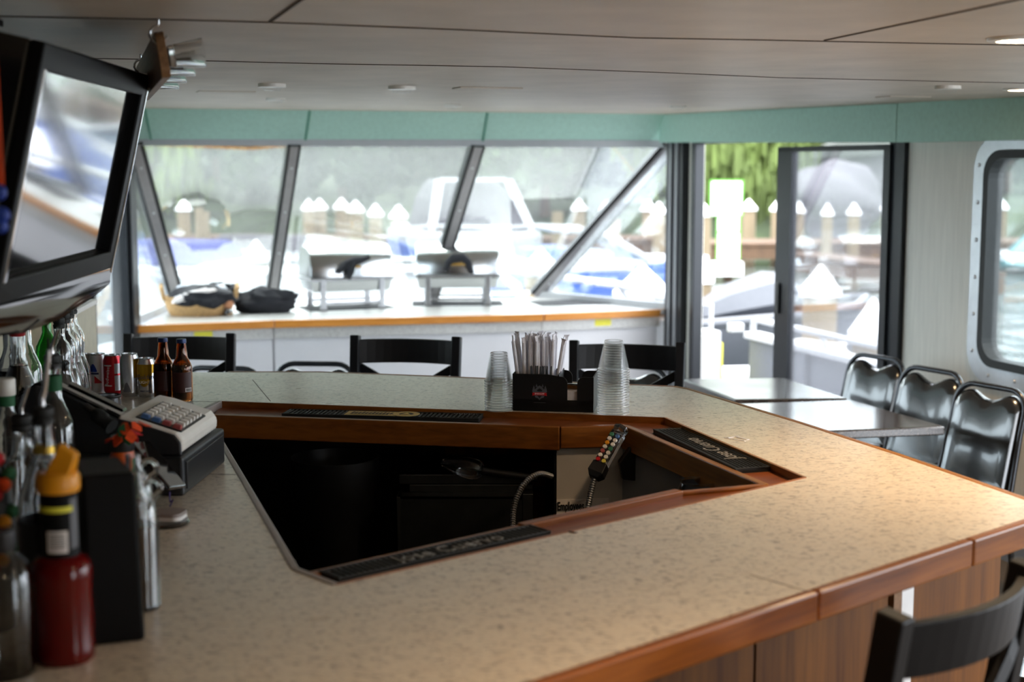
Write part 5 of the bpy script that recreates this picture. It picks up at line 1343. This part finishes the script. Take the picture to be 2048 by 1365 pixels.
# right side bulwark and rail seen through the door
BO = 1.16
def S(x, y): return W(x, y, BO)
pt, v0 = S(1506, 668); bt, vb0 = S(1640, 711)
zb_ = bt.z
bw_ = thing('bulwark', 'white and grey side bulwark of the boat outside the sliding door', 'bulwark', (0, 0, 0))
MB().box(BO - .02, BO + .05, -9, v0 + .02, -.06, zb_, MBF).build('panel', 'bulwark_grey', bw_)
MB().box(BO - .06, BO + .09, -9, v0 + .05, zb_, zb_ + .05, MBF).build('cap_rail', 'boat_white', bw_, bev=.01)
for v in (v0 - .9, v0 - 1.9, v0 - 2.9, v0 - 3.9): MB().box(BO - .06, BO - .02, v - .03, v + .03, -.06, zb_, MBF).build('rib', 'bulwark_grey', bw_)
sr = thing('side_rail', 'white tube rail on top of the side bulwark outside the door', 'rail', (0, 0, 0))
rz_ = S(1640, 668)[0].z
end = BF(BO, v0, rz_)
tb([BF(BO, v0, zb_ + .03), BF(BO, v0, rz_ - .05), BF(BO, v0 - .02, rz_ - .01), BF(BO, v0 - .06, rz_), BF(BO, -4, rz_), BF(BO, -9, rz_)], .024, 'top_tube', par=sr)
for v in (S(1640, 690)[1], S(1640, 690)[1] - 1.5, -5.5): tb([BF(BO, v, rz_), BF(BO, v - .12, zb_ + .03)], .02, 'stanchion', par=sr)
bx0 = S(1480, 655)[0]
o = MB().box(-.1, .02, -.04, .04, -.035, .035, Matrix.Rotation(AXIS, 4, 'Z')).build('light_box', 'boat_white', sr, bev=.01); o.location = bx0
p = P(1408, 680, 11.4); zt_ = P(1408, 660, 11.4).z
pdl = thing('dock_box', 'bright white pedestal box just outside the open door', 'box', (p.x, 11.4, -.9), AXIS)
MB().box(-.10, .10, -.12, .12, 0, zt_ + .9).build('body', 'boat_white', pdl, bev=.02)
MB().tube([(-.06, 0, zt_ + .9), (-.06, 0, zt_ + 1.1), (.06, 0, zt_ + 1.1), (.06, 0, zt_ + .9)], .02, 8).build('handle', 'boat_white', pdl, True)
MB().box(.1, .12, -.1, .1, .1, zt_ + .8).build('side_stripe', 'yellow_sticker', pdl)
dkf = struct(MB().bar(P(1395, 758, 12.4) + Vector((-.4, 0, 0)), P(1500, 758, 12.4) + Vector((.2, .2, 0)), .6, .1).build('mooring_float', 'boat_white'))
# ---- pilings
pil0 = [None, None]
GP = 'mooring pilings with white caps'
def piling(x, y, dia_px, cap=True, lab='', zt_=None, Y=None):
    if Y is None: Y = FPX * (CAMZ - .8) / (y - 330.0)
    p = P(x, y, Y); r = max(.13, dia_px * Y / FPX / 2)
    k = 0 if cap else 1
    if pil0[k] is None:
        t = thing('piling', lab, 'piling', (0, 0, 0), 0, GP if cap else 'bare mooring pilings')
        MB().lathe([(0, -3.4), (1, -3.4), (.96, -.5 if cap else 0), (0, -.5 if cap else 0)], 20).build('post', 'piling_wood', t, True)
        if cap: MB().lathe([(1.16, -.56), (1.18, -.52), (1.18, -.46), (1.1, -.44), (.06, 0), (0, 0)], 24).build('cap', 'cap_white', t, True)
        pil0[k] = t
    else: t = dup(pil0[k], None, random.uniform(0, 6), lab)
    # cap height follows the width: scale x,y by the radius and z so that the cone keeps its slope
    t.location = p; t.scale = (r / 1.1, r / 1.1, max(.55, r * 2.05))
    return t
L_ = [(367, 400, 30, 1, 'capped piling seen through the left bow window, left of the deck light'), (617, 399, 27, 1, 'capped piling at the left end of the far row behind the left chafing dish'), (639, 398, 30, 1, 'second capped piling of the far row behind the left chafing dish'),
      (683, 397, 31, 1, 'tall capped piling at the middle of the far row'), (711, 402, 34, 1, 'wide capped piling right of the middle of the far row'), (751, 408, 30, 1, 'capped piling of the far row before the mast boat'), (797, 411, 35, 1, 'capped piling beside the canvas covered cruiser'),
      (512, 481, 56, 1, 'large near piling cap behind the left windscreen pillar'), (1158, 399, 30, 1, 'capped piling behind the blue runabout'), (1213, 402, 26, 1, 'capped piling behind the diagonal window pillar'),
      (1297, 400, 28, 1, 'left piling of the pair near the corner post'), (1318, 404, 28, 1, 'right piling of the pair near the corner post'), (1082, 497, 76, 1, 'near white piling cap left of the diagonal window pillar'), (1286, 530, 112, 1, 'largest near white piling cap right of the diagonal pillar'),
      (1409, 408, 30, 1, 'capped piling left of the white and green sign'), (1498, 399, 31, 1, 'capped piling right of the white and green sign'), (1556, 400, 29, 1, 'capped piling beside the door stile in the opening'), (1404, 510, 42, 1, 'near capped piling beside the corner post in the door opening'),
      (1598, 403, 24, 1, 'capped piling just right of the door stile'), (1655, 407, 24, 1, 'capped piling above the far dock, second behind the door glass'), (1708, 406, 27, 1, 'capped piling above the far dock, third behind the door glass'), (1778, 399, 32, 1, 'capped piling at the right edge of the door glass'),
      (1641, 530, 78, 1, 'big weathered piling close outside the door with rope around it'), (1746, 596, 90, 1, 'dark big piling at the right behind the side rail'), (2004, 398, 24, 1, 'capped piling seen through the rounded right window'),
      (398, 416, 20, 0, 'bare piling beside the left capped piling'), (410, 424, 20, 0, 'shorter bare piling beside the left capped piling'), (1115, 424, 26, 0, 'bare piling behind the runabout windshield'), (1228, 440, 28, 0, 'bare piling right of the diagonal pillar')]
for x, y, d_, c_, lab in L_: piling(x, y, d_, bool(c_), lab, Y=38.0 if not c_ else None)
pr = P(1641, 690, 14.0)
m = MB()
for k in range(3): m.tube([(pr.x + .24 * math.cos(R(a)), 14.08 + .24 * math.sin(R(a)), pr.z - .1 + k * .06 + .02 * math.sin(R(a * 2))) for a in range(0, 360, 20)], .028, 8, None, True)
m.tube([(pr.x + .2, 13.95, pr.z - .05), (pr.x + .35, 13.2, pr.z - .2), (pr.x + .5, 12.4, pr.z - .32)], .028, 8)
tag(m.build('mooring_rope', 'rope', None, True), 'pale mooring rope looped around the big piling', 'rope')
# ---- docks
def dock(label, a, b, wd, z, nm='dock'):
    t = thing(nm, label, 'dock', (0, 0, 0), 0, 'timber docks of the marina')
    MB().bar((a[0], a[1], z), (b[0], b[1], z), wd, .08).build('deck', 'dock_wood', t)
    MB().bar((a[0], a[1], z - .22), (b[0], b[1], z - .22), wd - .06, .32).build('beam', 'dock_wood', t)
    return t
z = -.3
a, b = P(1380, 490, 38), P(2300, 486, 39)
dock('long far timber dock behind the sliding door view', (a.x, 38.5), (b.x, 39.5), 2.4, z)
a, b = G(1600, 507, z), G(1840, 541, z)
dock('timber finger dock running toward the right behind the big piling', (a.x, a.y), (b.x + 1, b.y - 1), .9, z - .02)
a, b = P(300, 475, 40), P(1400, 480, 39)
dock('far timber dock behind the bow windows', (a.x, 40.5), (b.x, 39.8), 2.2, -.25)
# ---- sign
p = P(1452, 455, 33); Ys_ = 33
sg_ = thing('dock_sign', 'tall white sign with a green border on the dock in the door opening', 'sign', (0, 0, 0))
def rectpx(x0, x1, y0, y1, Y, dy, mat, nm, par):
    a, b = P(x0, y0, Y), P(x1, y1, Y); return MB().box(a.x, b.x, Y, Y + dy, b.z, a.z).build(nm, mat, par)
rectpx(1420, 1486, 360, 432, Ys_, .06, 'sign_green', 'border', sg_); rectpx(1424, 1482, 364, 430, Ys_ - .02, .02, 'cap_white', 'panel', sg_)
rectpx(1434, 1480, 432, 520, Ys_, .06, 'sign_green', 'border', sg_); rectpx(1437, 1477, 434, 462, Ys_ - .02, .02, 'cap_white', 'panel', sg_); rectpx(1437, 1477, 467, 518, Ys_ - .02, .02, 'cap_white', 'panel', sg_)
rectpx(1426, 1486, 526, 552, Ys_ - .3, .5, 'cap_white', 'base_box', sg_)
a = P(1456, 552, Ys_); MB().box(a.x - .1, a.x + .1, Ys_, Ys_ + .1, WL - .2, a.z).build('post', 'dock_wood', sg_)
# ---- boats
def hull(L, B, H, mat, M, par, flare=1.12, name='hull'):
    rings = []
    n = 12
    for i in range(n + 1):
        k = i / n; wd = B / 2 * (1 if k < .55 else max(.02, math.cos((k - .55) / .45 * math.pi / 2) ** .7)); sh = H * (1 + .22 * max(0, k - .4)); y = -L / 2 + L * k
        rings.append([(-wd, y, sh), (-wd * .96, y, sh * .6), (-wd * .62, y + .0, 0), (0, y, -.12 * H), (wd * .62, y, 0), (wd * .96, y, sh * .6), (wd, y, sh)])
    return MB().loft(rings, M).build(name, mat, par, True)
# canvas covered cruiser, bow toward us
Yc = 27.0; pc_ = P(935, 480, Yc)
bt1 = thing('cabin_cruiser', 'white cabin cruiser with grey canvas behind the right chafing dish', 'boat', (pc_.x, Yc + 2.5, WL), R(180 + 12))
zz = lambda y: P(935, y, Yc).z - WL
hull(7.5, 2.6, zz(485), 'boat_white', None, bt1)
MB().prism([(-1.2, -3.6), (1.2, -3.6), (1.2, 1.2), (.6, 2.8), (-.6, 2.8), (-1.2, 1.2)], zz(487), zz(470)).build('deck', 'boat_white', bt1, bev=.05)
MB().loft([[(-1.0, 1.3, zz(472)), (1.0, 1.3, zz(472)), (1.0, -2.4, zz(472)), (-1.0, -2.4, zz(472))], [(-.85, .4, zz(405)), (.85, .4, zz(405)), (.85, -2.2, zz(405)), (-.85, -2.2, zz(405))], [(-.62, -.1, zz(368)), (.62, -.1, zz(368)), (.62, -2.0, zz(362)), (-.62, -2.0, zz(362))]]).build('canvas_cover', 'boat_canvas', bt1, bev=.05)
for sx in (-1, 1): MB().bar((sx * 1.02, 1.2, zz(470)), (sx * .72, .35, zz(366)), .16, .08, up=(0, 1, 0)).build('windshield_frame', 'boat_white', bt1)
MB().bar((-.7, .2, zz(362)), (.7, .2, zz(362)), .08, .06).build('top_bow', 'boat_white', bt1)
MB().tube([(-1.15, -1, zz(470)), (-1.1, 1.8, zz(455)), (0, 3.4, zz(452)), (1.1, 1.8, zz(455)), (1.15, -1, zz(470))], .03, 8).build('bow_rail', 'boat_white', bt1, True)
MB().box(-1.32, 1.32, -3.4, 1.0, zz(540), zz(505)).build('hull_stripe', 'boat_blue', bt1, bev=.03)
# blue runabout side on
Yb = 22.0; pb_ = P(1205, 520, Yb)
rb_ = thing('runabout', 'blue and white open runabout with a framed windshield right of the chafing dishes', 'boat', (pb_.x, Yb, WL), R(-78))
zz = lambda y: P(1205, y, Yb).z - WL
hull(3.2, 1.7, zz(532), 'boat_blue', None, rb_)
MB().prism([(-.86, -1.6), (.86, -1.6), (.86, .2), (.6, 1.1), (.05, 1.72), (-.05, 1.72), (-.6, 1.1), (-.86, .2)], zz(536), zz(514)).build('deck', 'boat_white', rb_, bev=.03)
w_ = MB()
fr2 = [(-.75, -.55, zz(514)), (-.66, -.9, zz(458)), (.66, -.9, zz(458)), (.75, -.55, zz(514)), (.7, .35, zz(514))]
MB().tube([(-.8, .5, zz(514)), (-.7, -.2, zz(460)), (-.66, -.9, zz(456)), (.66, -.9, zz(456)), (.7, -.2, zz(460)), (.8, .5, zz(514))], .045, 8).build('windshield_frame', 'boat_white', rb_, True)
MB().add([(-.7, -.2, zz(462)), (.7, -.2, zz(462)), (.78, .45, zz(514)), (-.78, .45, zz(514))], [(0, 1, 2, 3)]).build('windshield', 'boat_glass', rb_, solid=.01)
MB().box(-.55, .55, -1.3, -.6, zz(520), zz(492)).build('seat', 'boat_blue', rb_, bev=.05)
MB().box(-.5, .5, -.2, .05, zz(516), zz(500)).build('dash', 'boat_white', rb_, bev=.03)
# left boat with blue canvas
Yl = 24; pl_ = P(285, 540, Yl)
lb = thing('canvas_boat', 'white boat with a blue canvas top behind the left window pillar', 'boat', (pl_.x, Yl, WL), R(70))
zz = lambda y: P(285, y, Yl).z - WL
hull(5.2, 2.0, zz(540), 'boat_white', None, lb)
MB().prism([(-.95, -2.4), (.95, -2.4), (.95, .6), (0, 2.5), (-.95, .6)], zz(542), zz(525)).build('deck', 'boat_white', lb, bev=.04)
MB().loft([[(-.8, -1.7, zz(525)), (.8, -1.7, zz(525)), (.8, .7, zz(525)), (-.8, .7, zz(525))], [(-.55, -1.4, zz(480)), (.55, -1.4, zz(480)), (.55, .2, zz(480)), (-.55, .2, zz(480))]]).build('canvas_cover', 'blue_canvas', lb, bev=.06)
Yg2 = 30; pg2 = P(740, 500, Yg2)
gb = thing('covered_boat', 'grey covered motor boat behind the left chafing dish', 'boat', (P(530, 500, Yg2).x, Yg2, WL), R(96))
zz = lambda y: P(530, y, Yg2).z - WL
hull(4.4, 1.8, zz(500), 'boat_white', None, gb)
MB().loft([[(-.8, -1.9, zz(500)), (.8, -1.9, zz(500)), (.8, 1.4, zz(500)), (-.8, 1.4, zz(500))], [(-.4, -1.2, zz(472)), (.4, -1.2, zz(472)), (.4, .9, zz(470)), (-.4, .9, zz(470))]]).build('canvas_cover', 'boat_canvas', gb, bev=.08)
# right window boat
Yt = 36; pt_ = P(2060, 520, Yt)
tb_ = thing('teal_boat', 'teal and white boat seen through the rounded right window', 'boat', (pt_.x + .3, Yt, WL), R(75))
zz = lambda y: P(2030, y, Yt).z - WL
hull(5, 2, zz(520), 'boat_teal', None, tb_); MB().prism([(-.95, -2.4), (.95, -2.4), (.95, .8), (0, 2.5), (-.95, .8)], zz(524), zz(505)).build('deck', 'boat_white', tb_, bev=.04)
MB().loft([[(-.7, -1.2, zz(505)), (.7, -1.2, zz(505)), (.7, .8, zz(505)), (-.7, .8, zz(505))], [(-.5, -1, zz(455)), (.5, -1, zz(455)), (.5, .2, zz(455)), (-.5, .2, zz(455))]]).build('cabin', 'boat_teal', tb_, bev=.06)
# grey workboat with tilted outboard, stern toward us
Yd = 15.5; pd = P(1490, 640, Yd)
wb_ = thing('grey_dinghy', 'grey dinghy with a tilted outboard motor outside the open door', 'boat', (P(1535, 650, Yd).x, Yd, P(1480, 735, Yd).z), R(-64))
zz = lambda y: P(1490, y, Yd).z - P(1480, 735, Yd).z
hull(2.7, 1.15, zz(630), 'hull_grey', None, wb_)
MB().tube([(-.56, -1.3, zz(628)), (-.58, .2, zz(622)), (-.4, .9, zz(612)), (0, 1.36, zz(604)), (.4, .9, zz(612)), (.58, .2, zz(622)), (.56, -1.3, zz(628))], .05, 8).build('gunwale', 'motor_grey', wb_, True)
MB().box(-.54, .54, -1.36, -1.3, .06, zz(630)).build('transom', 'hull_grey', wb_, bev=.01)
MB().box(-.3, .3, -1.1, 1.0, zz(640), zz(632)).build('thwarts', 'motor_grey', wb_)
om = MB(); om.loft([[(x * s, y_, z0 + z * s) for x, z in ((-.2, 0), (-.16, .2), (0, .3), (.16, .2), (.2, 0), (.1, -.1), (-.1, -.1))] for y_, s, z0 in ((-.9, .55, zz(625)), (-.6, .9, zz(616)), (-.1, 1.15, zz(605)), (.25, 1.0, zz(603)), (.35, .6, zz(603)))])
om.build('outboard_cowl', 'motor_grey', wb_, True)
MB().box(-.2, .2, .3, .7, zz(625), zz(595)).build('fuel_tank', 'motor_grey', wb_, bev=.04)
# ---- shore: bank, hill, shed, trees
bk2 = MB(); n = 40
bk2.loft([[(-70 + 140 * i / n, 44 + 1.5 * math.sin(i * 1.3), WL - .4), (-70 + 140 * i / n, 46 + 1.2 * math.sin(i * .9), .1 + .3 * math.sin(i * 2.1)), (-70 + 140 * i / n, 60, .9), (-70 + 140 * i / n, 70, 1.4), (-70 + 140 * i / n, 70, -3)] for i in range(n + 1)], closed_ring=False, caps=False)
struct(bk2.build('shore_bank', 'grass_bank', None, True))
hl3 = MB(); n = 50
hl3.loft([[(-110 + 220 * i / n, 66 + 20 * j, (1 + 7 * j + 2.2 * noise.noise(Vector((i * .35, j * 1.1, 3)))) if j else .6) for j in range(5)] for i in range(n + 1)], closed_ring=False, caps=False)
struct(hl3.build('hillside', 'hill_green', None, True))
sh_ = thing('shore_shed', 'grey shore building with a dark sloped roof behind the door glass', 'building', (P(1755, 400, 54).x, 54, .3), R(-12))
MB().box(-2.6, 2.6, -2, 2, 0, 2.0).build('walls', 'shed_grey', sh_)
MB().loft([[(-3.0, -2.5, 1.7), (3.0, -2.5, 2.0), (3.0, 2.5, 2.0), (-3.0, 2.5, 1.7)], [(-1.2, -.2, 2.7), (2.8, -.2, 4.2), (2.8, .2, 4.2), (-1.2, .2, 2.7)]]).build('roof', 'roof_dark', sh_)
rk = tag(MB().ell((0, 0, 0), (1.5, 1.0, 1.3), 24, 14, None, blob(0, 0, .3, 1.8, 31)).build('boulder', 'shed_grey', None, True), 'large pale grey boulder on the shore beside the shed', 'boulder'); rk.location = P(1672, 405, 46)
crown_meshes = {}
rt = random.Random(11)
def crown(kind, mat, n, droop):
    m = MB(); clumps = []
    for _ in range(26):
        th = rt.uniform(0, 2 * math.pi); u = rt.uniform(-.7, 1); r = math.sqrt(1 - u * u) * rt.uniform(.35, .9); clumps.append(Vector((r * math.cos(th), r * math.sin(th), u * .8)))
    for i in range(n):
        c_ = rt.choice(clumps); p = c_ + Vector((rt.gauss(0, .14), rt.gauss(0, .14), rt.gauss(0, .12) - (abs(rt.gauss(0, .22)) if droop else 0)))
        s_ = rt.uniform(.05, .11); ax = Vector((rt.uniform(-1, 1), rt.uniform(-1, 1), rt.uniform(-1, 1))).normalized(); b_ = ax.orthogonal().normalized(); c2 = ax.cross(b_)
        if droop: b_, c2 = Vector((ax.x, ax.y, 0)).normalized() * .35, Vector((0, 0, 1.5))
        m.add([p - b_ * s_ - c2 * s_ * .6, p + b_ * s_ - c2 * s_ * .6, p + b_ * s_ * .6 + c2 * s_, p - b_ * s_ * .6 + c2 * s_], [(0, 1, 2, 3)])
    return m.build('crown', mat)
proto = {}
def tree(x, Y, zc__, rx, rz2, kind, mat, lab):
    if kind not in proto:
        t = thing('tree', lab, 'tree', (0, 0, 0), 0, 'trees on the far shore')
        cr_ = crown(kind, mat, 2600, kind == 'willow'); cr_.parent = t
        MB().tube([(0, 0, -1.6), (.03, .02, -.7), (0, 0, .2)], .06, 8, radii=[.09, .06, .04]).build('trunk', 'bark', t, True)
        proto[kind] = t
    else: t = dup(proto[kind], None, rt.uniform(0, 6), lab)
    p = P(x, 400, Y); t.location = (p.x, Y, zc__); t.scale = (rx, rx, rz2)
    return t
for x, Y, z_, rx, rz2, k, mt, lab in (
    (1470, 50, 2.6, 3.0, 3.6, 'willow', 'foliage_bright', 'bright green weeping willow filling the open door'), (1590, 52, 3.4, 2.2, 3.0, 'willow', 'foliage_bright', 'bright willow showing at both sides of the door stile'),
    (1380, 55, 2.8, 2.8, 3.2, 'willow', 'foliage_bright', 'bright tree behind the corner post'), (1690, 57, 4.4, 2.4, 2.2, 'leafy', 'foliage_mid', 'green tree above the shore shed at left'), (1840, 56, 3.6, 3.0, 3.0, 'leafy', 'foliage_mid', 'green tree behind the wall right of the shed'),
    (1260, 54, 2.4, 2.8, 3.2, 'dense', 'foliage_dark', 'dark green tree right of the diagonal pillar'), (1090, 56, 2.8, 3.4, 3.0, 'leafy', 'foliage_mid', 'green tree above the blue runabout'), (960, 57, 3.0, 3.0, 3.2, 'dense', 'foliage_dark', 'dark tree behind the canvas cruiser'),
    (830, 55, 2.6, 3.0, 3.2, 'leafy', 'foliage_mid', 'green tree above the right half of the far piling row'), (690, 56, 3.0, 3.2, 3.2, 'dense', 'foliage_dark', 'dark tree above the left half of the far piling row'), (560, 55, 2.6, 3.0, 3.2, 'leafy', 'foliage_mid', 'green tree behind the left windscreen pillar'),
    (430, 57, 2.8, 3.2, 3.2, 'dense', 'foliage_dark', 'dark tree in the middle of the left bow window'), (310, 54, 2.9, 2.8, 3.2, 'willow', 'foliage_bright', 'bright tree at the left edge of the bow windows'), (170, 56, 2.8, 3.0, 3.0, 'leafy', 'foliage_mid', 'green tree behind the left door'),
    (2010, 55, 3.0, 3.2, 3.2, 'dense', 'foliage_dark', 'dark tree behind the rounded right window'), (2160, 54, 2.8, 3, 3, 'leafy', 'foliage_mid', 'green tree past the right frame edge')):
    Y0, Y = Y, {1380: 55, 1470: 48, 1590: 62, 1690: 71, 1840: 62, 1260: 62, 1090: 48, 960: 55, 830: 62, 690: 48, 560: 55, 430: 62, 310: 48, 170: 55, 2010: 55, 2160: 62}[x]
    q = Y / Y0; tree(x, Y, CAMZ + (z_ - CAMZ) * q, rx * .95 * q, rz2 * q, k, mt, lab)
